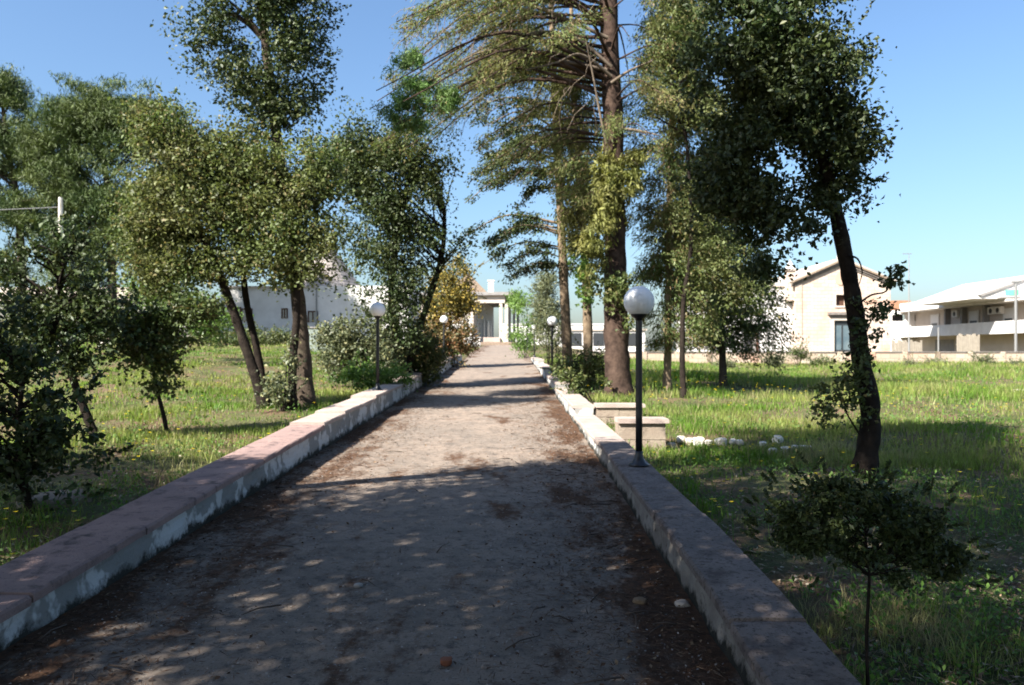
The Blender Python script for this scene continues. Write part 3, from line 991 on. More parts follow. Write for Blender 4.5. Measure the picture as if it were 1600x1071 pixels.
# ------------------------------------------------------------------ apartment building on the right
def apartments():
    FX = 39.2; BX = 40.8; y0, y1 = 50.0, 79.0; g = .9
    root = empty('apartment_building', (FX + 5, 65, g)); tag(root, 'long white two storey house with full length balcony at the right edge', 'building')
    z_r1, z_r0, z_b1, z_b0 = 6.45, 5.6, 4.05, 3.05
    MB().box(FX, FX + .25, y0, y1, z_r0, z_r1).build('roof_parapet', M['white_paint'], root)
    MB().box(FX + .25, 52, y0, y1, z_r0, z_r0 + .3).build('roof', M['white_paint'], root)
    MB().box(FX, FX + .2, y0, y1, z_b0, z_b1).build('balcony_parapet', M['white_paint'], root)
    MB().box(FX + .2, BX, y0, y1, z_b0, z_b0 + .25).build('balcony_floor', M['cream_paint'], root)
    MB().box(BX, 52, y0, y1, g - .5, z_r0 - .01).build('wall', M['cream_paint'], root)
    # doors with rolled shutters on the balcony
    for px in (1461, 1522, 1577):
        y = BX * F / (px - 800)
        dr = MB().box(BX - .06, BX - .005, y - .75, y + .75, z_b0 + .26, 5.2).build('door', M['shutter'], root)
        MB().box(BX - .09, BX - .065, y - .5, y + .5, z_b0 + .3, 4.35).build('pane', M['dark_door'], dr)
        MB().box(BX - .1, BX - .064, y - .8, y - .55, z_b0 + .3, 5.25).build('frame', M['white_paint'], dr)
    for px in (1484, 1510, 1545):
        y = BX * F / (px - 800)
        MB().box(BX - .5, BX - .005, y - .12, y + .12, z_b0 + .26, z_r0 - .01).build('pillar', M['grey_paint'], root)
    # air conditioners
    for px in (1498, 1555, 1566):
        y = BX * F / (px - 800)
        a_ = MB().box(BX - .42, BX - .08, y - .42, y + .42, 4.75, 5.35).build('air_conditioner', M['white_paint'], root)
        n = 12
        mb = MB(); vs = [(BX - .425, y + .22 * math.cos(t), 5.05 + .22 * math.sin(t)) for t in [2 * math.pi * i / n for i in range(n)]]
        vs += [(BX - .435, v[1], v[2]) for v in vs]
        mb.add(vs, [tuple(range(n)), tuple(range(2 * n - 1, n - 1, -1))] + [(i, (i + 1) % n, (i + 1) % n + n, i + n) for i in range(n)])
        mb.build('fan_grille', M['dark_void'], a_)
    # ground floor openings
    for px, w in ((1476, 1.6), (1503, .9), (1512, .9)):
        y = BX * F / (px - 800)
        MB().box(BX - .05, BX - .004, y - w, y + w, 1.0, 2.75).build('window', M['dark_door'] if w < 1 else M['grey_paint'], root)
    # end wing that faces the meadow, with two strip openings
    xa_, _ = XZ(1372, 0, 79); xb = FX + 1.0
    zt = P(0, 476, 79).z; 
    zw1, zw0 = P(0, 492, 79).z, P(0, 502, 79).z
    op = [(P(1394, 0, 79).x, P(1415, 0, 79).x), (P(1429, 0, 79).x, P(1444, 0, 79).x)]
    mb = MB(); Y0, Y1 = 79.01, 79.3
    mb.box(xa_, xb + .9, Y0, Y1, g - .5, zw0); mb.box(xa_, xb + .9, Y0, Y1, zw1, zt - .6)
    mb.box(xa_, op[0][0], Y0, Y1, zw0, zw1); mb.box(op[0][1], op[1][0], Y0, Y1, zw0, zw1); mb.box(op[1][1], xb + .9, Y0, Y1, zw0, zw1)
    mb.build('end_wall', M['white_paint'], root)
    for a_, b_ in op: MB().box(a_, b_, Y1 + .3, Y1 + .4, zw0 - .1, zw1 + .1).build('window', M['dark_void'], root)
    MB().box(xa_, P(1423, 0, 79).x, 79.02, 84, zt - .59, zt + .4).build('brick_upstand', M['terracotta'], root)
    MB().box(P(1424, 0, 79).x, 52, 79.02, 84, zt - .59, zt + .05).build('roof_edge', M['white_paint'], root)
    # upper roof volumes
    MB().box(44, 50, 74, 80, z_r1 - .3, P(0, 464, 77).z).build('roof_hut', M['white_paint'], root)
    zc = P(0, 462, 70).z
    xg = 45.0
    # penthouse with rising roof edge
    ya = 62.0
    p0 = P(1521, 461, ya); p1 = P(1606, 430, ya)
    mb = MB(); mb.prism_x([(p0.x, p0.z - .3), (54, p0.z - .3), (54, p1.z + .6), (p1.x, p1.z), (p0.x, p0.z)], ya, ya + 9)
    mb.build('penthouse', M['white_paint'], root)
    mb = MB(); mb.prism_x([(p0.x + .6, p0.z - .12), (p1.x, p1.z - .33), (p1.x, p1.z - .2), (p0.x + .3, p0.z - .02)], ya - .15, ya - .003)
    mb.build('roof_moulding', M['grey_paint'], root)
    c0 = P(1491, 466, 68)
    mb = MB(); mb.box(c0.x - .35, c0.x + .35, 68, 68.7, z_r0 + .3, P(0, 459, 68).z); mb.build('chimney', M['stone_old'], root)
    return root


apartments()
o = MB().box(P(1577, 0, 57).x, P(1592, 0, 57).x, 57, 57.5, P(0, 462, 57).z, P(0, 453, 57).z)
pz = P(0, 464, 57).z
root = empty('awning_box', (P(1585, 0, 57).x, 57, pz)); tag(root, 'green box on a small ledge by the roof parapet of the white house', 'box')
o.build('box', M['green_box'], root)
MB().box(P(1566, 0, 57).x, P(1592, 0, 57).x + .1, 56.9, 57.6, pz - .1, pz).build('ledge', M['grey_paint'], root)
# utility poles and aerial
root = empty('utility_pole', (P(1587, 0, 54).x, 54, .8)); tag(root, 'grey steel pole before the white house at the right edge', 'pole')
MB().tube([(P(1587, 0, 54).x, 54, .6), (P(1587, 0, 54).x, 54, P(0, 440, 54).z)], .09, 8).build('shaft', M['metal_grey'], root)
MB().box(P(1580, 0, 54).x, P(1594, 0, 54).x, 53.9, 54.1, P(0, 442, 54).z, P(0, 439.5, 54).z).build('crossarm', M['metal_grey'], root)
root = empty('aerial_mast', (P(1420, 0, 56).x, 56, .8)); tag(root, 'thin tall aerial mast between the chapel and the white house', 'mast')
MB().tube([(P(1420, 0, 56).x, 56, .6), (P(1420, 0, 56).x, 56, P(0, 398, 56).z)], [.07, .025], 6).build('shaft', M['metal_grey'], root)
MB().box(P(1410, 0, 56).x, P(1424, 0, 56).x, 55.97, 56.03, P(0, 397.5, 56).z, P(0, 396.5, 56).z).build('crossarm', M['metal_grey'], root)
root = empty('utility_pole', (P(1466, 0, 55).x, 55, .8)); tag(root, 'short thin pole rising above the boundary wall left of the cane screen', 'pole')
MB().tube([(P(1466, 0, 55).x, 55, .6), (P(1466, 0, 55).x, 55, P(0, 512, 55).z)], .05, 6).build('shaft', M['metal_grey'], root)


def cane_screen(pxa, pxb, py, d, label):
    xa, xb = P(pxa, 0, d).x, P(pxb, 0, d).x
    root = empty('cane_screen', ((xa + xb) / 2, d, .9)); tag(root, label, 'screen fence')
    n = int((xb - xa) / .14)
    for i in range(n):
        x = xa + (i + .5) * (xb - xa) / n
        MB().box(x - .06, x + .06, d + random.uniform(-.02, .02), d + .05, .7, P(0, py + random.uniform(-2, 3), d).z).build('cane', M['bamboo'], root)
    MB().box(xa, xb, d + .06, d + .1, 2.1, 2.2).build('rail', M['bamboo'], root)


cane_screen(1393, 1441, 533, 58, 'weathered cane screen standing between chapel and white house')
cane_screen(1495, 1531, 523, 57, 'taller pale cane screen standing in front of the white house')

# ------------------------------------------------------------------ portico building at the head of the drive
def portico():
    n0 = Vector((-4.2, 85)); n1 = Vector((-2.5, 107)); g = 2.3
    root = empty('portico_house', (n0.x, n0.y, g)); tag(root, 'cream house with flat canopy and columns at the head of the drive', 'house')
    zt = P(0, 463, 85).z
    u = (n1 - n0).normalized(); nrm = Vector((u.y, -u.x))

    def wp(s, t, z): q = n0 + u * s + nrm * t; return (q.x, q.y, z)

    def wbox(s0, s1, t0, t1, z0, z1):
        return MB().hexa([wp(s0, t0, z0), wp(s0, t1, z0), wp(s1, t1, z0), wp(s1, t0, z0), wp(s0, t0, z1), wp(s0, t1, z1), wp(s1, t1, z1), wp(s1, t0, z1)])
    wbox(0, 22, -6, 0, 1.5, zt).build('wall', M['cream_paint'], root)
    wbox(-1.2, 22, -6.3, 4.4, zt + .01, zt + .35).build('canopy', M['grey_paint'], root)
    wbox(-.8, -.4, .01, 3.5, zt - .8, zt).build('beam', M['cream_paint'], root)
    for t in (2.9, 3.5):
        wbox(-.75, -.42, t, t + .32, g, zt - .81).build('column', M['cream_paint'], root)
    for s in (7.5, 14.5, 21.5):
        wbox(s, s + .3, 3.2, 3.5, g, zt).build('column', M['cream_paint'], root)
    for s, w, z0 in ((3.2, .55, g + .9), (9.5, .5, g), (14.5, 1.4, g + .7), (17.5, .5, g)):
        fr = wbox(s - w - .12, s + w + .12, .003, .06, z0 - .05, g + 3.3).build('door' if z0 == g else 'window', M['white_paint'], root)
        wbox(s - w, s + w, .062, .1, z0, g + 3.2).build('pane', M['dark_door'], fr)
    wbox(-1, 22, .0, 4.2, 1.5, g + .12).build('terrace', M['stone_old'], root)
    wbox(-1.05, -.8, 1.2, 3.0, g + .13, g + .85).build('low_wall', M['coping_pale'], root)
    for k in range(3):
        MB().box(-3.6 + k * .02, .6, 82.6 + k * .35, 84.0, rz(83) - .1, rz(83) + .12 * (k + 1) - .05 + k * .004).build('step', M['stone_old'], root)
    # white gable and chimney behind
    a_, b_, c_ = P(690, 459, 92), P(732, 430, 92), P(763, 459, 92)
    MB().prism_x([(a_.x, a_.z), (c_.x, c_.z), (b_.x, b_.z + .2)], 92, 99).build('gable', M['stone_old'], root)
    q = P(767, 457, 91)
    MB().box(q.x - .32, q.x + .32, 91, 91.7, zt + .3, P(0, 440, 91).z).build('chimney', M['white_paint'], root)
    MB().box(q.x - .42, q.x + .42, 90.9, 91.8, P(0, 440, 91).z + .001, P(0, 440, 91).z + .15).build('chimney_cap', M['white_paint'], root)
    # front wall towards the drive
    MB().box(P(640, 0, 84).x, -4.35, 84.2, 84.5, 1.5, P(0, 499, 84).z).build('front_wall', M['white_paint'], root)


portico()
root = empty('gate_pier', (P(741, 0, 73).x, 73, rz(73))); tag(root, 'squat white gate pier left of the drive below the portico', 'pier')
q = P(741, 0, 73).x
MB().box(q - .55, q + .55, 73, 73.9, rz(73) - .2, P(0, 529, 73).z).build('shaft', M['white_paint'], root)
MB().box(q - .62, q + .62, 72.93, 73.97, P(0, 529, 73).z + .001, P(0, 527, 73).z).build('cap', M['white_paint'], root)
root = empty('white_house', (.6, 118, 2.3)); tag(root, 'distant white house seen beyond the portico columns', 'house')
MB().box(-1.5, 14, 118, 126, 1.5, P(0, 508, 118).z).build('wall', M['white_paint'], root)
MB().box(-1.6, 14.1, 117.9, 126.1, P(0, 508, 118).z + .001, P(0, 506, 118).z).build('roof', M['white_paint'], root)
MB().box(2.2, 3.2, 117.95, 117.995, 3.2, 4.4).build('window', M['dark_door'], root)
MB().box(-.2, .5, 117.95, 117.995, 2.3, 4.4).build('door', M['dark_door'], root)
root = empty('white_house', (P(960, 0, 75).x, 75, 1.8)); tag(root, 'low white house glimpsed between the conifer trunks', 'house')
hx0, hx1 = P(880, 0, 75).x, P(1008, 0, 75).x
MB().box(hx0, hx1, 75, 82, 1.0, P(0, 517, 75).z).build('wall', M['white_paint'], root)
MB().box(hx0 - .15, hx1 + .15, 74.85, 82.1, P(0, 517, 75).z + .001, P(0, 514, 75).z).build('roof', M['cream_paint'], root)
for px in (900, 935, 985):
    MB().box(P(px, 0, 75).x - .5, P(px, 0, 75).x + .5, 74.93, 74.995, 2.2, 3.4).build('window', M['dark_door'], root)

# ------------------------------------------------------------------ trullo farmhouse on the left
TD = 55.0


def trullo():
    g = 2.5
    root = empty('trullo_house', (P(470, 0, TD).x, TD, g)); tag(root, 'white farmhouse with a grey conical trullo roof behind the left trees', 'house')
    zt = P(0, 450, TD).z
    xa, xb = P(345, 0, TD).x, P(500, 0, TD).x
    MB().box(xa, xb, TD, TD + 8, 1.5, zt).build('wall', M['white_paint'], root)
    MB().box(xb + .01, P(640, 0, TD).x, TD - .5, TD + 7, 1.5, zt + .1).build('wall', M['white_paint'], root)
    c = P(513, 449, TD + 2.4)
    r_ = 2.3
    prof = [(r_, 0), (r_ + .08, .08)]
    n = 14
    for i in range(n):
        t = i / (n - 1)
        rr = r_ * (1 - t) ** .93 * .98 + .1
        zz = .1 + 3.1 * t
        prof += [(rr, zz), (rr - .015, zz + 3.1 / n * .92)]
    MB().lathe(prof, (c.x, c.y, zt + .1), 30).build('cone_roof', M['trullo_stone'], root)
    MB().lathe([(.14, 0), (.2, .1), (.2, .3), (.05, .45)], (c.x, c.y, zt + 3.25), 12).build('finial', M['white_paint'], root)
    for px, w, zlo, hgt in ((489, 8, 486, 504), (386, 9, 482, 502), (372, 5, 480, 500), (445, 5, 482, 498)):
        x = P(px, 0, TD).x; ww = w * TD / F
        z1, z0 = P(0, zlo, TD).z, P(0, hgt, TD).z
        mb = MB(); f = .09
        mb.box(x - ww, x - ww + f, TD - .06, TD - .002, z0, z1); mb.box(x + ww - f, x + ww, TD - .06, TD - .002, z0, z1); mb.box(x - .04, x + .04, TD - .06, TD - .002, z0, z1)
        mb.box(x - ww + f, x - .04, TD - .06, TD - .002, z1 - f, z1); mb.box(x + .04, x + ww - f, TD - .06, TD - .002, z1 - f, z1)
        fr = mb.build('window', M['brown_wood'], root)
        MB().box(x - ww + f, x + ww - f, TD - .02, TD - .003, z0, z1 - f).build('pane', M['glass'], fr)
    MB().box(xa - .1, xb, TD - .12, TD + 8.1, zt + .001, zt + .12).build('roof_edge', M['cream_paint'], root)
    MB().tube([(xb - .1, TD - .6, 2.4), (xb - .1, TD - .6, zt)], .06, 6).build('downpipe', M['metal_grey'], root)


trullo()
root = empty('garden_wall', (P(503, 0, 36).x, 36, 1.7)); tag(root, 'pale green low garden wall behind the thick trunk on the left', 'wall')
MB().box(P(480, 0, 36).x, P(560, 0, 36).x, 36, 36.25, 1.2, P(0, 513, 36).z).build('wall_panel', mat('green_plaster', (.36, .42, .37), (.28, .33, .30), .9, 2), root)
MB().box(P(479, 0, 36).x, P(561, 0, 36).x, 35.95, 36.3, P(0, 513, 36).z + .001, P(0, 511, 36).z).build('coping_stone', M['grey_paint'], root)
root = empty('farm_shed', (P(195, 0, 62).x, 62, 3)); tag(root, 'low pale farm shed with a flat roof beneath the left pines', 'shed')
MB().box(P(-60, 0, 62).x, P(330, 0, 62).x, 62, 67, 2, P(0, 470, 62).z).build('wall', M['grey_paint'], root)
MB().box(P(-65, 0, 62).x, P(215, 0, 62).x, 61.6, 67.3, P(0, 470, 62).z + .001, P(0, 450, 62).z).build('roof', M['cream_paint'], root)
for px in (60, 150, 200):
    MB().box(P(px, 0, 62).x - .6, P(px, 0, 62).x + .6, 61.9, 61.995, 3.6, 5.0).build('window', M['dark_door'], root)
root = empty('utility_pole', (P(95, 0, 33).x, 33, gz(-19, 33))); tag(root, 'pale concrete pole with a wire in front of the left pines', 'pole')
q = P(95, 0, 33).x
MB().tube([(q, 33, .8), (q, 33, P(0, 309, 33).z)], [.13, .09], 8).build('shaft', M['stone_white'], root)
MB().tube([(q + (-30 * t), 33 + 3 * t, P(0, 324, 33).z - .8 * (t - t * t)) for t in [i / 10 for i in range(11)]], .022, 4).build('wire', M['metal_grey'], root)

# ------------------------------------------------------------------ trees: left side
oak('holm_oak', 'tall holm oak with thick brown trunk and high dense crown left of the drive', 'tree', 15.0,
    [[(479, 650), (474, 560), (466, 470), (448, 340, .2), (432, 210, .2), (418, 100, .2), (405, -30, .2)]],
    [(395, 60, 95, 85, 8000), (440, 20, 80, 80), (330, 30, 45, 50, 2000), (465, 105, 55, 70), (410, 150, 70, 55), (400, -70, 120, 80), (340, 90, 40, 40, 1500), (440, 185, 45, 35, 1500)], 560, 48, .17, .062, .036, M['oak_leaf_dark'], M['bark'],
    r=(.165, .07), shoots=60, nbig=9, twigs=70, start=.6)
oak('holm_oak', 'holm oak with slim dark trunk growing against the thick brown trunk', 'tree', 14.4,
    [[(456, 645), (458, 560), (464, 480), (458, 380), (452, 280)]],
    [(455, 300, 65, 70), (470, 380, 55, 65), (430, 400, 50, 45, 2200), (500, 270, 40, 55, 2200), (410, 270, 40, 50, 2000), (450, 430, 60, 25, 1200)], 330, 46, .18, .062, .036, M['oak_leaf_pale'], M['bark_dark'],
    r=(.09, .04), shoots=50, nbig=6, twigs=50, start=.5)
oak('holm_oak', 'spreading holm oak with two leaning stems at left centre', 'tree', 14.6,
    [[(414, 640), (390, 560), (362, 480), (335, 410), (300, 330), (275, 250)], [(418, 630, .4), (402, 550, .4), (385, 470, .4), (378, 400, .4), (370, 310, .4)]],
    [(285, 300, 85, 80, 9000), (340, 350, 75, 75), (270, 220, 55, 60, 4000), (235, 360, 55, 55, 4000), (350, 260, 60, 60, 4500), (380, 330, 40, 70, 3500), (300, 420, 85, 35, 3500), (255, 440, 55, 45, 3000), (240, 190, 25, 40, 800), (380, 230, 35, 40, 1300)],
    820, 46, .18, .062, .036, M['oak_leaf_pale'], M['bark_dark'], r=(.105, .05), shoots=110, nbig=8, twigs=60, start=.45)
oak('holm_oak', 'small dark holm oak with crooked trunk at far left', 'tree', 10.4,
    [[(152, 695), (132, 640), (114, 590), (100, 530), (92, 450), (100, 410)]],
    [(95, 455, 75, 60), (45, 500, 55, 60), (140, 500, 50, 55), (90, 400, 50, 45, 2500), (110, 560, 70, 35, 2500), (30, 430, 40, 40, 1500)], 260, 38, .13, .058, .034, M['oak_leaf_dark'], M['bark_dark'],
    r=(.06, .03), shoots=70, nbig=7, twigs=60, start=.4, gap=.46)
oak('young_oak', 'young oak sapling with slender dark stem in the sunny left meadow', 'tree', 11.2,
    [[(262, 692), (256, 650), (246, 610), (238, 560), (245, 510)]],
    [(240, 540, 50, 50), (285, 500, 45, 40), (215, 510, 40, 38, 1500), (250, 590, 32, 22, 900), (320, 480, 28, 22, 500)], 190, 40, .12, .058, .034, M['oak_leaf'], M['bark_dark'],
    r=(.035, .018), shoots=30, nbig=5, twigs=35, start=.35, gap=.36)
oak('young_oak', 'bushy dark young oak hugging the left photo edge beside the wall', 'tree', 6.3,
    [[(52, 832), (44, 780), (34, 730), (30, 660), (38, 580)]],
    [(25, 600, 60, 70), (-10, 560, 60, 90), (70, 650, 55, 55), (100, 700, 55, 40), (20, 720, 70, 45), (140, 720, 28, 25, 600), (-40, 700, 60, 90), (75, 770, 40, 22, 500)], 190, 32, .085, .052, .030, M['oak_leaf_dark'], M['bark_dark'],
    r=(.032, .016), shoots=50, nbig=6, twigs=50, start=.3, gap=.46)
oak('holm_oak', 'broad dark holm oak behind the left lamp post', 'tree', 21.0,
    [[(622, 600), (618, 520), (612, 440), (625, 350), (640, 270)], [(628, 598, .5), (660, 500, .5), (690, 400, .5), (695, 330, .5)]],
    [(600, 290, 85, 75), (660, 330, 75, 90), (590, 380, 75, 70), (560, 250, 50, 60, 3000), (690, 350, 45, 60, 3000), (610, 450, 75, 50, 3500), (640, 240, 60, 45, 2500), (545, 220, 25, 50, 900), (530, 300, 40, 60, 2000), (620, 500, 50, 50, 2200)],
    800, 44, .24, .078, .046, M['oak_leaf_dark'], M['bark_dark'], r=(.14, .06), shoots=130, nbig=9, twigs=80, start=.4)
oak('autumn_tree', 'yellow leaved small tree beside the drive in front of the portico house', 'tree', 33.5,
    [[(700, 565), (702, 520), (705, 470), (708, 440)]],
    [(705, 455, 40, 42), (725, 475, 25, 28, 700), (685, 495, 30, 28, 800), (712, 425, 26, 20, 450)], 190, 40, .2, .10, .06, M['yellow_leaf'], M['bark_dark'], r=(.07, .03), shoots=25, nbig=4, twigs=25)


def shrub(name, label, px, d, blobs, n, per, sig, L, W, m, cat='shrub', group=None, shoots=10, stems=5, depth=1.0):
    b = px_blobs(blobs, d, depth)
    x = P(px, 0, d).x
    z = gz(x, d)
    root = empty(name, (x, d, z)); tag(root, label, cat, group)
    fo, cc = foliage(root, b, n, per, sig, L, W, m, shoots=shoots)
    tg = cc[rng.choice(len(cc), stems, replace=False)]
    for t in tg:
        t = Vector(t)
        a = Vector((x + random.uniform(-.08, .08), d + random.uniform(-.08, .08), z - .08))
        MB().tube(curve_pts([a, a.lerp(t, .5) + Vector((0, 0, .1)), t], 3), [.022, .018, .016, .014, .012, .01, .006][:7], 5, cap=False).build('stem', M['bark_dark'], root, True)
    return root


shrub('russet_shrub', 'russet brown leaved shrub under the yellow tree at the left wall', 712, 33.0,
      [(712, 522, 30, 25), (700, 545, 32, 26), (732, 538, 14, 16, 300), (682, 520, 22, 26, 400), (668, 555, 20, 20, 250)], 190, 34, .16, .09, .055, M['russet_leaf'])
shrub('grey_shrub', 'large grey green shrub behind the left lamp post', 570, 20.5,
      [(560, 530, 50, 35), (540, 560, 40, 35), (590, 560, 35, 40), (520, 520, 25, 22, 500), (610, 590, 30, 16, 400)], 260, 36, .16, .07, .042, M['grey_leaf'], shoots=40)
shrub('grey_shrub', 'dark green shrub between the lamp post and the russet shrub', 650, 22.0,
      [(640, 545, 40, 40), (670, 560, 28, 32), (625, 580, 28, 22), (655, 590, 30, 12, 300)], 230, 36, .15, .068, .042, M['oak_leaf'], shoots=30)
shrub('flowering_shrub', 'low yellowish shrub at the foot of the left lamp post', 600, 18.0,
      [(575, 585, 40, 22), (615, 590, 28, 18), (545, 590, 22, 14, 250)], 90, 34, .12, .055, .035, M['fresh_leaf'])
shrub('bramble', 'yellow green bramble in front of the pale shed at far left', 215, 26,
      [(235, 455, 35, 55), (215, 500, 35, 30), (280, 490, 60, 30), (330, 500, 40, 30)], 230, 38, .2, .075, .045, M['fresh_leaf'], shoots=30)
shrub('bramble', 'dark hedge like bush along the far side of the left meadow', 120, 30,
      [(60, 510, 90, 30), (170, 505, 50, 22), (350, 515, 50, 22), (0, 520, 60, 30)], 330, 38, .22, .09, .055, M['oak_leaf'], shoots=30)
shrub('wild_shoots', 'leafy shoots at the feet of the two leaning stems', 440, 14.2,
      [(435, 600, 22, 35), (455, 560, 14, 30, 300)], 40, 24, .1, .055, .034, M['grey_leaf'], shoots=10)
shrub('bramble', 'low dark hedge under the white farmhouse wall at left', 400, 44,
      [(360, 530, 40, 14), (420, 530, 45, 14), (330, 515, 25, 20), (470, 528, 30, 12)], 200, 34, .24, .10, .06, M['oak_leaf'], shoots=30)
shrub('cypress_bush', 'dense grey green cypress bush behind the second right lamp post', 857, 34,
      [(856, 470, 26, 45), (858, 510, 30, 45), (850, 440, 15, 22, 400)], 250, 40, .16, .09, .03, M['grey_leaf'], shoots=25)
shrub('fresh_shrub', 'fresh green shrub right of the drive near the portico', 822, 44,
      [(818, 480, 20, 28), (815, 520, 22, 25), (828, 545, 20, 14), (836, 500, 14, 30)], 110, 22, .24, .10, .06, M['fresh_leaf'], shoots=20)
shrub('fresh_shrub', 'bright green bush at the far right end of the drive', 812, 60,
      [(806, 470, 14, 14), (815, 545, 16, 12)], 60, 26, .24, .14, .08, M['fresh_leaf'], shoots=8)
shrub('wall_shrub', 'tangled green shrub on the right wall beside the thin trunks', 900, 20.5,
      [(890, 575, 24, 24), (925, 570, 24, 26), (905, 598, 16, 14, 300)], 100, 34, .13, .06, .036, M['oak_leaf'], shoots=25)
shrub('wall_shrub', 'leafy seedling at the foot of the big reddish trunk', 930, 16.5,
      [(905, 602, 20, 18), (880, 585, 14, 12, 200)], 45, 26, .09, .05, .03, M['oak_leaf_pale'], shoots=14)
for px, py, d, lab in ((1244, 545, 46, 'small dark shrub below the chapel annex'), (1280, 560, 44, 'rounded shrub in long grass below the chapel door'), (1462, 562, 46, 'dark weed bush against the boundary wall below the cane screen'), (1535, 558, 46, 'weed bush against the boundary wall near the steel pole'), (1205, 556, 43, 'low weed clump in front of the annex door'), (1418, 566, 44, 'weed clump at the wall right of the leaning trunk'), (1590, 566, 44, 'weed clump at the wall by the right photo edge'), (1130, 566, 40, 'shaded weed bush under the conifer branches'), (1490, 585, 34, 'pale dry looking bush in the open right meadow')):
    shrub('meadow_bush', lab, px, d, [(px, py + 6, 15, 9), (px + 9, py + 9, 12, 6)], 40, 24, .2, .09, .04, M['oak_leaf'] if px in (1244, 1280) else M['grey_leaf'], shoots=12)


def pine(label, d, stem, blobs, n, r, extra=()):
    s0 = P(stem[0][0], stem[0][1], d)
    root = empty('stone_pine', (s0.x, d, gz(s0.x, d))); tag(root, label, 'tree', 'pines behind the left meadow')
    pts = [P(q[0], q[1], d) for q in stem]; pts[0].z = gz(s0.x, d)
    _, c, rr = trunk(root, pts, r, r * .4, M['bark'])
    b = px_blobs(blobs, d, .8)
    cc, dd = clump_centres(b, n, .25)
    n = len(cc)
    cc[:, 2] += 0
    # needle tufts: narrow blades fanning up and outward from each clump
    per = 70
    C = np.repeat(cc, per, 0); k = len(C)
    dirs = unit(np.repeat(dd, per, 0) * .35 + rng.normal(size=(k, 3)) * .75 + np.array([0, 0, .75]))
    C = C + rng.normal(size=(k, 3)) * np.array([.30, .30, .16])
    V, T = leaf_arrays(C, dirs, rng.normal(size=(k, 3)), rng.uniform(.22, .42, k), rng.uniform(.035, .06, k), .1)
    o = tri_mesh('foliage', V, T, M['pine_needle'], root); o['kind'] = 'stuff'
    limbs(root, c, rr, list(cc), M['bark'], nbig=12, start=.45, r=.24, twigs=60, tw_r=.022)


pine('big umbrella pine with broad rounded crown at the left', 46.5,
     [(176, 520), (175, 420), (172, 320), (160, 240), (150, 180)],
     [(150, 170, 75, 45), (100, 210, 55, 50), (220, 205, 70, 48), (270, 240, 50, 50), (110, 280, 60, 50), (80, 340, 45, 45), (250, 290, 45, 40), (60, 250, 25, 40), (130, 400, 60, 60), (200, 160, 50, 30), (230, 360, 60, 60), (170, 300, 60, 60)], 2500, .28)
pine('narrower pine cut by the left photo edge', 47,
     [(35, 520), (34, 420), (28, 320), (14, 240), (5, 170)],
     [(5, 160, 45, 42), (0, 220, 55, 60), (15, 340, 50, 45), (-40, 260, 50, 90), (10, 420, 40, 30), (-10, 140, 40, 30)], 1200, .26)

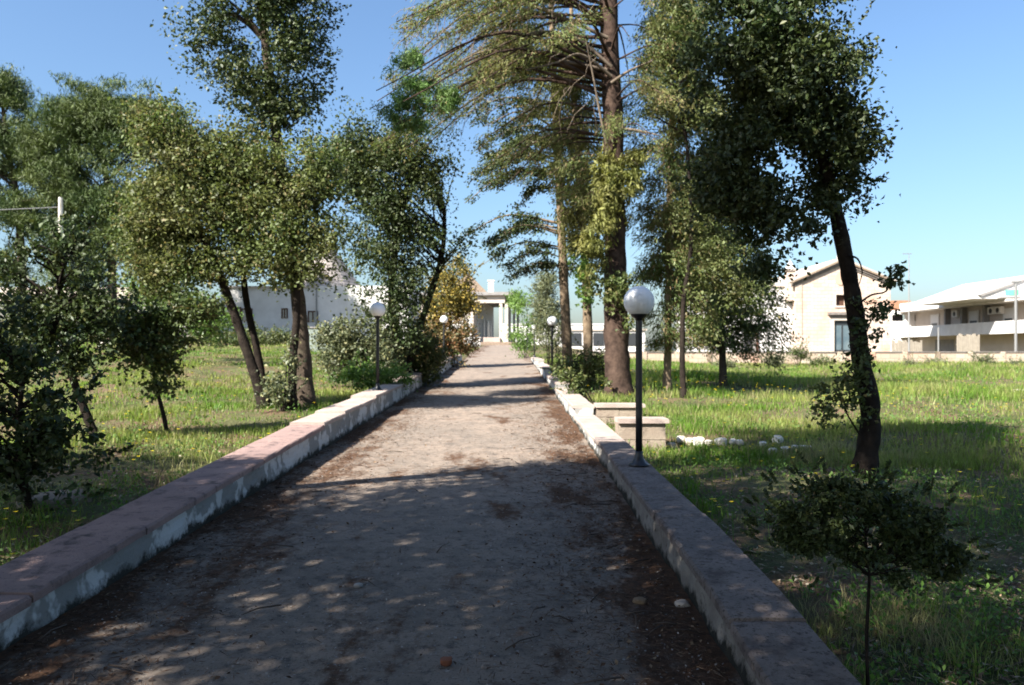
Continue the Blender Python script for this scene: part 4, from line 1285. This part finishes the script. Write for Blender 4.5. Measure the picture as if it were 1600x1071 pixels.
# ------------------------------------------------------------------ conifers right of the drive
def conifer(name, label, d, stem, prof, nb, r, foli, bark, droop=.35, rise=.15, L=.11, W=.035, dens=26, sig=.10, dead=10, bias=0., gap=.2, hang=.25, smin=.25, cat='tree', group=None, top=None):
    """stem in photo pixels; prof: (row, reach left px, reach right px) -> branches along the stem"""
    s0 = P(stem[0][0], stem[0][1], d)
    root = empty(name, (s0.x, d, gz(s0.x, d))); tag(root, label, cat, group)
    pts = [P(q[0], q[1], d) for q in stem]; pts[0].z = gz(s0.x, d)
    _, c, rr = trunk(root, pts, r[0], r[1], bark, n=14, flare=1.45)
    zs = np.array([q.z for q in c])
    rows = [q[0] for q in prof]
    Cs, As = [], []
    branches = []
    mbt = MB()
    for i in range(nb):
        row = random.uniform(rows[0], rows[-1])
        el = np.interp(row, rows, [q[1] for q in prof]) * d / F
        er = np.interp(row, rows, [q[2] for q in prof]) * d / F
        z = EYE + (HOR - row) / F * d
        k = int(np.argmin(abs(zs - z)))
        a = c[k].copy(); a.z = z
        an = random.uniform(0, 2 * math.pi)
        if random.random() < bias: an = math.pi + random.uniform(-.7, .7)
        ca, sa = math.cos(an), math.sin(an)
        reach = (el if ca < 0 else er) * abs(ca) + .5 * (el + er) * .8 * abs(sa)
        reach *= random.uniform(.6, 1.08)
        if reach < .15: continue
        e = a + Vector((ca * reach, sa * reach, 0))
        p = [a, a + Vector((ca * reach * .5, sa * reach * .5, reach * rise)), e + Vector((0, 0, reach * (rise - droop)))]
        cu = curve_pts(p, 5)
        br = max(.010, min(.05, reach * .013))
        rad = [br * (1 - .8 * j / (len(cu) - 1)) for j in range(len(cu))]
        branches.append((reach, cu, rad))
        if i < dead: continue
        ns = max(5, int(reach * 9))
        for s_ in range(ns):
            t = random.uniform(smin, 1.0)
            if random.random() < gap: continue
            j = t * (len(cu) - 1); j0 = min(int(j), len(cu) - 2)
            q = cu[j0].lerp(cu[j0 + 1], j - j0)
            side = Vector((-sa, ca, 0)) * random.uniform(-1, 1) * reach * .22 * (1.1 - t * .6)
            tip = q + side + Vector((ca, sa, 0)) * random.uniform(0, .2) + Vector((0, 0, -hang * random.random()))
            mbt.tube([q, tip], [.008, .004], 3, cap=False)
            m_ = dens
            tt = rng.random(m_)[:, None]
            Cs.append(np.array(q) + (np.array(tip) - np.array(q)) * tt + rng.normal(size=(m_, 3)) * sig * np.array([1, 1, .55]))
            dirv = np.array((tip - q).normalized()) if (tip - q).length > .01 else np.array([0, 0, -1.])
            As.append(np.tile(dirv * .9 + np.array([ca * .3, sa * .3, -hang]), (m_, 1)) + rng.normal(size=(m_, 3)) * .5)
    branches.sort(key=lambda q: -q[0])
    for q in branches[:16]:
        MB().tube(q[1], q[2], 5, cap=False).build('branch', bark, root, True)
    for q in branches[16:]: mbt.tube(q[1], q[2], 4, cap=False)
    o = mbt.build('twigs', bark, root, True); o['kind'] = 'stuff'
    C = np.concatenate(Cs); A = np.concatenate(As)
    k = len(C)
    V, T = leaf_arrays(C, A, rng.normal(size=(k, 3)) + np.array([0, 0, .8]), L * rng.uniform(.6, 1.4, k), W * rng.uniform(.7, 1.3, k), .15)
    o = tri_mesh('foliage', V, T, foli, root); o['kind'] = 'stuff'
    return root


conifer('cypress_tree', 'massive old cypress with thick reddish trunk and long left branches', 18.6,
        [(967, 624), (964, 560), (962, 450), (960, 300), (956, 150), (951, 20), (945, -200)],
        [(-220, 200, 120), (-100, 300, 150), (0, 330, 110), (60, 345, 90), (130, 340, 70), (190, 250, 60), (260, 110, 55), (330, 50, 40)], 135, (.315, .18), M['conifer_spray'], M['bark_red'],
        droop=.30, rise=.06, L=.105, W=.021, dens=38, sig=.12, dead=16, bias=.4, gap=.46, hang=.28, smin=.4)
conifer('cedar_tree', 'cedar with slim grey trunk and sparse flat sprays against the sky', 24.0,
        [(888, 580), (884, 500), (878, 380), (872, 260), (864, 100), (860, -60)],
        [(20, 90, 40), (100, 120, 50), (200, 135, 50), (280, 145, 45), (350, 150, 40), (400, 110, 35), (430, 70, 30)], 105, (.17, .07), M['oak_leaf_dark'], M['bark_pale'],
        droop=.25, rise=.08, L=.10, W=.06, dens=24, sig=.12, dead=12, bias=.35, gap=.22, hang=.2, smin=.2)
conifer('cypress_tree', 'slim cypress with hanging yellow green sprays between the two trunks', 22.0,
        [(920, 585), (918, 500), (914, 400), (905, 280), (897, 150), (892, 0)],
        [(60, 40, 40), (140, 48, 42), (250, 48, 40), (330, 42, 38), (400, 26, 26)], 120, (.15, .05), M['cypress_spray'], M['bark_pale'],
        droop=.6, rise=.2, L=.12, W=.035, dens=30, sig=.13, dead=4, gap=.1, hang=.5, smin=.1)
conifer('spruce_tree', 'conifer with pale thin trunk and olive sprays left of the dark oak', 19.5,
        [(1042, 612), (1044, 520), (1045, 400), (1047, 280), (1050, 150), (1052, 0)],
        [(-60, 40, 60), (60, 55, 70), (160, 60, 75), (260, 60, 80), (350, 55, 85), (430, 50, 80), (500, 40, 75), (540, 25, 60)], 230, (.10, .05), M['conifer_spray'], M['bark_pale'],
        droop=.4, rise=.1, L=.11, W=.026, dens=40, sig=.13, dead=6, gap=.16, hang=.35, smin=.12)
conifer('spruce_tree', 'darker conifer with grey trunk under the dark oak crown', 23.0,
        [(1130, 590), (1128, 540), (1124, 480), (1110, 380), (1100, 280)],
        [(240, 40, 60), (340, 55, 85), (430, 65, 95), (500, 55, 90), (545, 30, 70)], 150, (.11, .05), M['oak_leaf'], M['bark'],
        droop=.4, rise=.1, L=.11, W=.045, dens=28, sig=.15, dead=5, gap=.12, hang=.35, smin=.15)


def tufts(parent, blobs, d, n, per, sig, L, W, m, name='foliage', droop=0.):
    o, c = foliage(parent, px_blobs(blobs, d, 1.0), n, per, sig, L, W, m, name=name, droop=droop)
    return o


big = [o for o in bpy.data.objects if o.name == 'cypress_tree'][0]
tufts(big, [(935, 340, 24, 75), (958, 280, 30, 60), (925, 400, 16, 30), (985, 260, 20, 40), (915, 300, 20, 50)], 18.0, 130, 60, .11, .12, .03, M['cypress_spray'], 'hanging_sprays', .8)
tufts(big, [(640, 110, 32, 34), (655, 160, 46, 32), (622, 185, 20, 30), (690, 150, 30, 20), (660, 200, 18, 22, 500)], 16.6, 130, 60, .10, .085, .020, M['cypress_green'], 'fresh_sprays', .4)
# climbing ivy and sprouts on the trunk
iv, _ = foliage(big, px_blobs([(965, 455, 32, 30), (930, 425, 20, 14), (985, 500, 10, 20, 150), (950, 592, 14, 10, 100), (925, 455, 22, 12, 200)], 18.1, .7), 55, 20, .09, .07, .05, M['oak_leaf_pale'], name='ivy')
slim = [o for o in bpy.data.objects if o.name == 'cypress_tree.001'][0]
iv, _ = foliage(slim, px_blobs([(915, 440, 16, 40), (905, 400, 20, 12, 200)], 21.6, .7), 45, 22, .11, .08, .06, M['fresh_leaf'], name='ivy')
# bare dead branches on the big cypress
for pts in ([(952, 240), (940, 190), (925, 110), (915, 60)], [(955, 120), (925, 95), (900, 85), (870, 98), (820, 110)], [(955, 130), (985, 110), (1020, 95)],
            [(955, 105), (900, 60), (840, 50), (780, 75)], [(958, 200), (1000, 205), (1030, 212)], [(950, 60), (860, 20), (770, -5), (690, 10), (650, 60)], [(948, 110), (850, 90), (760, 80), (700, 110)]):
    w_ = [P(q[0], q[1], 18.3 - .25 * i) for i, q in enumerate(pts)]
    cu = curve_pts(w_, 4)
    MB().tube(cu, [.045 * (1 - .75 * j / (len(cu) - 1)) for j in range(len(cu))], 6, cap=False).build('dead_branch', M['dead_wood'], big, True)
mb = MB()
for _ in range(150):
    q = P(random.uniform(640, 940), random.uniform(-30, 170), random.uniform(17, 19))
    e = q + Vector((random.uniform(-.6, .1), random.uniform(-.2, .2), -random.uniform(.2, .9)))
    mb.tube([q, q.lerp(e, .5) + Vector((-.06, 0, .05)), e], [.009, .006, .003], 3, cap=False)
o = mb.build('bare_twigs', M['dead_wood'], big, True); o['kind'] = 'stuff'

# ------------------------------------------------------------------ right: dark leaning oak, pale oak behind, small saplings
oak('holm_oak', 'large dark holm oak with curved leaning trunk in the right meadow', 'tree', 8.5,
    [(lambda s: s)([(1350, 748), (1360, 650), (1345, 560), (1332, 460), (1312, 360), (1292, 270), (1265, 190), (1235, 90), (1200, 0)])],
    [(1240, 110, 110, 110, 16000), (1190, 220, 100, 100, 13000), (1300, 220, 62, 100, 8000), (1150, 90, 85, 100, 9000), (1215, 330, 95, 75, 9000), (1120, 200, 50, 90, 4500), (1325, 150, 45, 60, 3500), (1170, 400, 55, 45, 2500), (1220, -40, 130, 100, 9000), (1345, 245, 22, 35, 700), (1130, 310, 40, 60, 2500), (1235, 395, 45, 25, 1000)],
    1250, 42, .105, .050, .029, M['oak_leaf_dark'], M['bark_dark'], r=(.112, .04), shoots=170, nbig=10, twigs=110, start=.5, gap=.37)
oak('holm_oak', 'paler leafy oak half hidden behind the dark leaning oak', 'tree', 18.0,
    [[(1068, 622), (1066, 560), (1068, 470), (1080, 380), (1075, 250), (1060, 120)]],
    [(1120, 420, 60, 55), (1100, 330, 50, 60), (1160, 460, 50, 35), (1060, 60, 55, 60, 3300), (1040, 150, 40, 60, 2400), (1100, 200, 50, 70), (1100, 500, 50, 30, 1500)], 400, 42, .16, .062, .038, M['oak_leaf_pale'], M['bark_dark'], r=(.07, .03), shoots=60, nbig=6, twigs=50, start=.4)
lean = [o for o in bpy.data.objects if o.name.startswith('holm_oak') and 'leaning trunk in the right' in o.get('label', '')][0]
# leafy suckers low on the trunk and the thin side branch right of it
iv, _ = foliage(lean, px_blobs([(1315, 620, 38, 42), (1340, 580, 20, 30), (1290, 650, 18, 20, 400), (1352, 660, 14, 30, 300)], 8.4, .8), 42, 20, .07, .045, .028, M['oak_leaf'], name='sucker_leaves')
iv, _ = foliage(lean, px_blobs([(1395, 430, 16, 20), (1382, 480, 20, 20), (1372, 500, 12, 30, 300), (1345, 500, 16, 30, 300), (1352, 550, 14, 30, 300)], 8.3, .7), 40, 14, .05, .045, .028, M['oak_leaf_dark'], name='sprig_leaves')
for pts in ([(1335, 480), (1360, 462), (1385, 455), (1392, 430), (1405, 415)], [(1338, 500), (1352, 520), (1362, 500), (1380, 490)], [(1325, 400), (1340, 405), (1347, 425), (1342, 445)], [(1350, 690), (1325, 650), (1305, 610)]):
    cu = curve_pts([P(q[0], q[1], 8.4) for q in pts], 4)
    MB().tube(cu, [.013 * (1 - .7 * j / (len(cu) - 1)) for j in range(len(cu))], 5, cap=False).build('branch', M['bark_dark'], lean, True)

root = empty('yew_sapling', (P(1356, 0, 3.3).x, 3.3, gz(1.5, 3.3))); tag(root, 'dark bushy sapling on a thin bare stem in the lower right corner', 'sapling')
pts = [P(q[0], q[1], 3.3) for q in [(1358, 1120), (1354, 1000), (1358, 900), (1352, 830), (1360, 775)]]
_, c, rr = trunk(root, pts, .0085, .004, M['bark_dark'], n=8, flare=1.1)
fo, cc = foliage(root, px_blobs([(1290, 800, 75, 30), (1400, 815, 75, 38), (1350, 775, 60, 26), (1455, 862, 55, 28, 3200), (1262, 840, 48, 24, 2600), (1345, 862, 70, 24), (1400, 905, 28, 14, 400), (1480, 885, 34, 18, 1500), (1232, 808, 34, 18, 1300), (1300, 770, 50, 22, 1400), (1420, 850, 60, 24, 1600)], 3.3, .9),
                 420, 32, .021, .022, .011, M['oak_leaf_dark'], shoots=190, gap=.28, up=.6)
ts = sorted(list(cc), key=lambda t: -np.linalg.norm(t - np.array(c[-1])))
limbs(root, c, rr, ts[::3], M['bark_dark'], nbig=8, start=.5, r=.4, twigs=60, tw_r=.0014)

# ------------------------------------------------------------------ unseen trees around the camera: some shade the near drive, some added to block sky
def shade_tree(x, y, cx, cy, z0, z1, rad, label, n=370, per=60, m='oak_leaf_dark'):
    g = gz(x, y)
    root = empty('unseen_oak', (x, y, g)); tag(root, label, 'tree', 'oaks beside and behind the viewpoint')
    zc = (z0 + z1) / 2
    pts = [Vector((x, y, g)), Vector((x + (cx - x) * .1, y + (cy - y) * .1, z0 * .5)), Vector((x + (cx - x) * .5, y + (cy - y) * .5, z0)), Vector((cx, cy, zc + .3))]
    _, c, rr = trunk(root, pts, .16, .05, M['bark_dark'])
    blobs = []
    for k in range(7):
        an = k * 2.4; q = .55 if k else 0
        blobs.append((Vector((cx + rad * q * math.cos(an), cy + rad * q * math.sin(an), zc + (z1 - z0) * .12 * math.sin(k * 1.7))), (rad * .55, rad * .55, (z1 - z0) * .42), 1))
    fo, cc = foliage(root, blobs, n, per, .26, .085, .05, M[m], gap=.40)
    limbs(root, c, rr, list(cc), M['bark_dark'], nbig=6, start=.4, twigs=30)


for a_ in [(-6.6, .8, -6.3, 1.0, 4.0, 7.4, 2.5, 'roadside oak left of the viewpoint'),
           (-3.9, 2.9, -3.6, 2.9, 4.4, 6.8, 2.3, 'roadside oak closest to the left edge of the view'),
           (-4.2, -1.6, -3.6, -1.2, 3.8, 7.2, 2.7, 'roadside oak behind the near left wall'),
           (2.9, .2, .5, 1.4, 4.2, 6.6, 2.5, 'oak leaning over the drive from the right of the viewpoint'),
           (-3.6, -5.4, -3.2, -4.8, 3.8, 7.0, 2.4, 'roadside oak well behind the viewpoint on the left'),
           (3.4, -3.0, 2.8, -2.4, 3.6, 6.6, 2.6, 'oak behind the viewpoint right of the drive'),
           (-5.4, 5.6, -1.9, 3.7, 6.6, 9.8, 2.3, 'tall oak whose crown arches over the drive above the view'),
           (5.2, .6, 4.6, .4, 3.9, 6.6, 2.4, 'unseen oak added in the right meadow to block sky light'),  # this oak and those below are added out of view to block sky light
           (-7.0, -4.6, -6.6, -4.0, 4.0, 8.2, 2.8, 'large unseen oak added behind left of the viewpoint to block sky light'),
           (-.5, -7.8, 0, -7.4, 4.0, 8.0, 3.0, 'unseen oak added behind the viewpoint on the drive to block sky light'),
           (-9.6, 3.4, -9.4, 3.2, 3.6, 7.0, 2.2, 'unseen oak added at far left to block sky light')]:
    shade_tree(*a_)

# ------------------------------------------------------------------ grass, flowers, weeds
def field_points(n, dmin, dmax, pw=1.0, margin=1.18):
    u = rng.random(n)
    d = dmin * (dmax / dmin) ** u if pw == 1 else dmin + (dmax - dmin) * u
    half = 800 / F * d * margin + .4
    x = rng.uniform(-1, 1, n) * half
    keep = (x < -2.95) | (x > 1.40)
    keep &= ~((x > 1.3) & (x < 2.3) & (d > 10.45) & (d < 10.85)) & ~((x > 1.3) & (x < 2.4) & (d > 13.2) & (d < 13.6))
    return x[keep], d[keep]


def blades(name, label, n, dmin, dmax, hfun, m, wk=.0009, wmin=.0035, seg=1, lean_=.5):
    x, d = field_points(n, dmin, dmax)
    den = vnoise(x, d, 1.3) * .6 + vnoise(x, d, .45) * .4
    shade = np.exp(-((d - 5.0) / 3.4) ** 2)
    keep = rng.random(len(x)) < np.clip((den - .24 - .36 * shade * (.4 + vnoise(x, d, 1.9))) * 2.6, .04, 1)
    bare = sstep(.60, .70, vnoise(x, d, 2.1)) * .75
    keep &= rng.random(len(x)) > bare
    keep &= d < 49.5 + 80 * (x < 0)
    x, d, den = x[keep], d[keep], den[keep]
    k = len(x)
    z = ground_z(x, d) - .01
    h = hfun(x, d, den) * rng.uniform(.5, 1.35, k)
    w = np.maximum(wmin, d * wk) * rng.uniform(.7, 1.3, k)
    an = rng.uniform(0, 2 * np.pi, k)
    la = rng.uniform(0, 2 * np.pi, k); ll = rng.uniform(.1, 1, k) * lean_ * h
    B = np.stack([x, d, z], 1)
    side = np.stack([np.cos(an), np.sin(an), np.zeros(k)], 1) * w[:, None]
    tip = B + np.stack([np.cos(la) * ll, np.sin(la) * ll, h], 1)
    if seg == 1:
        V = np.stack([B - side, B + side, tip], 1).reshape(-1, 3)
        T = np.arange(k)[:, None] * 3 + np.array([[0, 1, 2]])
    else:
        mid = B + np.stack([np.cos(la) * ll * .3, np.sin(la) * ll * .3, h * .6], 1)
        V = np.stack([B - side, B + side, mid + side * .75, mid - side * .75, tip], 1).reshape(-1, 3)
        kk = np.arange(k)[:, None] * 5
        T = np.concatenate([kk + np.array([[0, 1, 2]]), kk + np.array([[0, 2, 3]]), kk + np.array([[3, 2, 4]])])
    o = tri_mesh(name, V, T, m)
    tag(o, label, 'grass', kind='stuff')
    return o


def h_near(x, d, den):
    return .03 + .09 * den ** 2 + .04 * sstep(6, 14, d) + .08 * (vnoise(x, d, .22) > .8)


def h_far(x, d, den):
    lush = sstep(13, 22, d) * (x > 2)
    return .05 + .10 * den + .24 * lush * vnoise(x, d, 2.5) ** 1.5 + .08 * sstep(41, 47, d) * (x > 3) * sstep(.45, .75, vnoise(x, d, 1.1))


blades('grass', 'short patchy green grass of the near meadow either side', 210000, 2.2, 11, h_near, M['grass_blade'], seg=2, wmin=.0028, wk=.0006, lean_=.9)
blades('grass', 'longer green meadow grass farther back', 400000, 9, 70, h_far, M['grass_blade'], wk=.0008)
blades('dry_grass', 'dry straw coloured stalks among the meadow grass', 22000, 2.4, 55, lambda x, d, n: .10 + .14 * n, M['dry_grass'], wk=.0006, wmin=.0025, lean_=.8)


def ground_leaves(name, label, n, dmin, dmax, m, L, cat='weeds'):
    x, d = field_points(n, dmin, dmax)
    den = vnoise(x, d, .9)
    keep = den > .52
    x, d = x[keep], d[keep]
    per = 9
    X_ = np.repeat(x, per); D_ = np.repeat(d, per); k = len(X_)
    sc = np.repeat(rng.uniform(.6, 1.5, len(x)), per) * (1 + D_ * .05)
    off = rng.normal(size=(k, 3)) * .04 * sc[:, None]
    C = np.stack([X_, D_, ground_z(X_, D_) + .03 * sc], 1) + off * np.array([1, 1, .5])
    A = off * 20 + rng.normal(size=(k, 3)) * .3 + np.array([0, 0, .35])
    V, T = leaf_arrays(C, A, rng.normal(size=(k, 3)) * .4 + np.array([0, 0, 1]), L * sc, L * .5 * sc, .2)
    o = tri_mesh(name, V, T, m); tag(o, label, cat, kind='stuff')


ground_leaves('weeds', 'low broad leaved green weeds scattered through the meadow', 14000, 2.3, 40, M['weed_leaf'], .024)

# dead leaves, stalks and clods lying on the bare soil of the near meadow
x, d = field_points(52000, 2.2, 16)
keep = vnoise(x, d, .7) > .35; x, d = x[keep], d[keep]; k = len(x)
an = rng.uniform(0, 2 * np.pi, k)
thin = rng.random(k) < .6
C = np.stack([x, d, ground_z(x, d) + rng.uniform(.004, .03, k)], 1)
V, T = leaf_arrays(C, np.stack([np.cos(an), np.sin(an), rng.normal(size=k) * .25], 1), rng.normal(size=(k, 3)) * .4 + np.array([0, 0, 1]),
                   np.where(thin, .07, .028) * rng.uniform(.5, 1.5, k), np.where(thin, .005, .017) * rng.uniform(.7, 1.4, k) * (1 + .06 * d), .2)
o = tri_mesh('meadow_litter', V, T, M['dry_litter']); tag(o, 'dead stalks and leaves strewn on the bare soil of the meadow', 'litter', kind='stuff')

# yellow flowers
x, d = field_points(1700, 4, 44)
pt = vnoise(x, d, 3.0)
keep = (pt > .5) & (vnoise(x, d, .8) > .3); x, d = x[keep], d[keep]
ex = [(P(px, 0, 1952 / (py - 516)).x, 1952 / (py - 516)) for px, py in [(12, 750), (205, 752), (222, 758), (1510, 822), (1540, 822), (1560, 828), (1585, 824), (1468, 875), (1405, 868), (1420, 882), (1500, 795), (1390, 845)] for _ in range(3)]
x = np.concatenate([x, [e[0] + random.uniform(-.1, .1) for e in ex]]); d = np.concatenate([d, [e[1] + random.uniform(-.12, .12) for e in ex]])
bx_, by_ = P(1150, 0, 19).x, 19
x = np.concatenate([x, rng.normal(bx_, 2.0, 130)]); d = np.concatenate([d, rng.normal(20, 3.0, 130)])
k = len(x)
hh = rng.uniform(.14, .30, k) + .004 * d
B = np.stack([x, d, ground_z(x, d)], 1)
top = B + np.stack([rng.normal(size=k) * .03, rng.normal(size=k) * .03, hh], 1)
Vs, Ts = [], []
rad = np.minimum(.013 + .0007 * d, .03)
for q in range(6):
    an = q * math.pi / 3
    dv = np.stack([np.cos(an + 0 * x), np.sin(an + 0 * x), .35 + 0 * x], 1)
    V, T = leaf_arrays(top + dv * rad[:, None] * .6, dv, np.tile(np.array([[0, 0, 1.]]), (k, 1)), rad * 1.3, rad * .9, .1)
    Ts.append(T + sum(len(v) for v in Vs)); Vs.append(V)
o = tri_mesh('wildflowers', np.concatenate(Vs), np.concatenate(Ts), M['flower']); tag(o, 'small yellow wildflowers dotted over the meadow', 'flowers', kind='stuff')
sd = np.tile(np.array([[.0022, 0, 0]]), (k, 1))
V = np.stack([B - sd, B + sd, top], 1).reshape(-1, 3)
o = tri_mesh('flower_stems', V, np.arange(k)[:, None] * 3 + np.array([[0, 1, 2]]), M['weed_leaf']); tag(o, 'thin green stems of the yellow wildflowers', 'flowers', kind='stuff')

# ------------------------------------------------------------------ litter on the drive
def litter(n, seed_x, dmin, dmax, L, W, m, name, label, thick=.004, flat=.12):
    d = dmin * (dmax / dmin) ** rng.random(n)
    xr = seed_x(n)
    x = xr
    keep = (x > -2.48) & (x < 1.0)
    x, d = x[keep], d[keep]
    k = len(x)
    z = road_z(d) + .012 + rng.random(k) * thick + .03 * np.clip(np.maximum(x - 1.07 + .45, -2.52 + .4 - x), 0, 1)
    C = np.stack([x, d, z], 1)
    an = rng.uniform(0, 2 * np.pi, k)
    A = np.stack([np.cos(an), np.sin(an), rng.normal(size=k) * flat], 1)
    V, T = leaf_arrays(C, A, rng.normal(size=(k, 3)) * .3 + np.array([0, 0, 1]), L * rng.uniform(.5, 1.4, k) * (1 + .03 * d), W * rng.uniform(.7, 1.3, k) * (1 + .06 * d), .15)
    o = tri_mesh(name, V, T, m); tag(o, label, 'litter', kind='stuff')


def edges(n):
    s = rng.random(n) < .55
    return np.where(s, 1.05 - np.abs(rng.normal(0, .55, n)), -2.5 + np.abs(rng.normal(0, .55, n)))


litter(26000, edges, 2.2, 24, .055, .0035, M['litter'], 'fallen_needles', 'brown fallen needles drifted along both edges of the drive')
litter(4200, edges, 2.2, 14, .024, .014, M['litter'], 'fallen_leaves', 'small brown dead leaves along the edges of the drive', .01, .3)
litter(7500, lambda n: rng.uniform(-2.4, 1.0, n), 2.2, 16, .013, .011, M['pebble'], 'pebbles', 'fine pale grit scattered over the drive', .002, .3)
mb = MB()
for _ in range(130):
    x = float(edges(1)[0]) if random.random() < .75 else random.uniform(-2.2, .9)
    x = max(-2.4, min(.98, x))
    y = 2.3 * (16 / 2.3) ** random.random()
    z = rz(y) + .025
    an = random.uniform(0, 6.28); ln = random.uniform(.06, .28)
    a_ = Vector((x, y, z)); b_ = a_ + Vector((math.cos(an) * ln, math.sin(an) * ln, random.uniform(0, .02)))
    b_.x = max(-2.44, min(1.0, b_.x)); b_.z = rz(b_.y) + .022
    mb.tube([a_, a_.lerp(b_, .5) + Vector((random.uniform(-.02, .02), random.uniform(-.02, .02), .012)), b_], [.005, .004, .002], 4)
o = mb.build('fallen_twigs', M['twig'], None, True); tag(o, 'thin grey twigs lying on the drive', 'litter', kind='stuff')
# a few clods and cones that can be made out one by one
for px, py, s_, lab, mm in [(1000, 945, .045, 'dark cone on the drive close to the right wall', 'litter'), (1070, 950, .05, 'grey clod of earth against the foot of the right wall', 'pebble'),
                        (697, 1040, .035, 'reddish dead leaf clump low in the middle of the drive', 'red_paint'), (560, 920, .03, 'small pale stone on the left half of the shaded drive', 'pebble')]:
    d = 1952 / (py - 516); p = P(px, py, d)
    if abs(p.x) > 2.4: continue
    o = rock(min(p.x, .98), d, rz(d) + .02, s_, s_, s_ * .6, M[mm], None, 'drive_debris'); tag(o, lab, 'debris')
# slanting dry stalk by the left wall
a_ = P(218, 772, 1952 / 262); b_ = P(262, 716, 1952 / 262)
o = MB().tube([a_ - Vector((0, 0, .25)), b_], [.008, .004], 5).build('dry_stalk', M['dry_grass'], None, True)
tag(o, 'single dry straw stalk leaning by the near left wall', 'stalk')
print('TRIS', sum(len(o.data.loops) - 2 * len(o.data.polygons) for o in bpy.data.objects if o.type == 'MESH'))
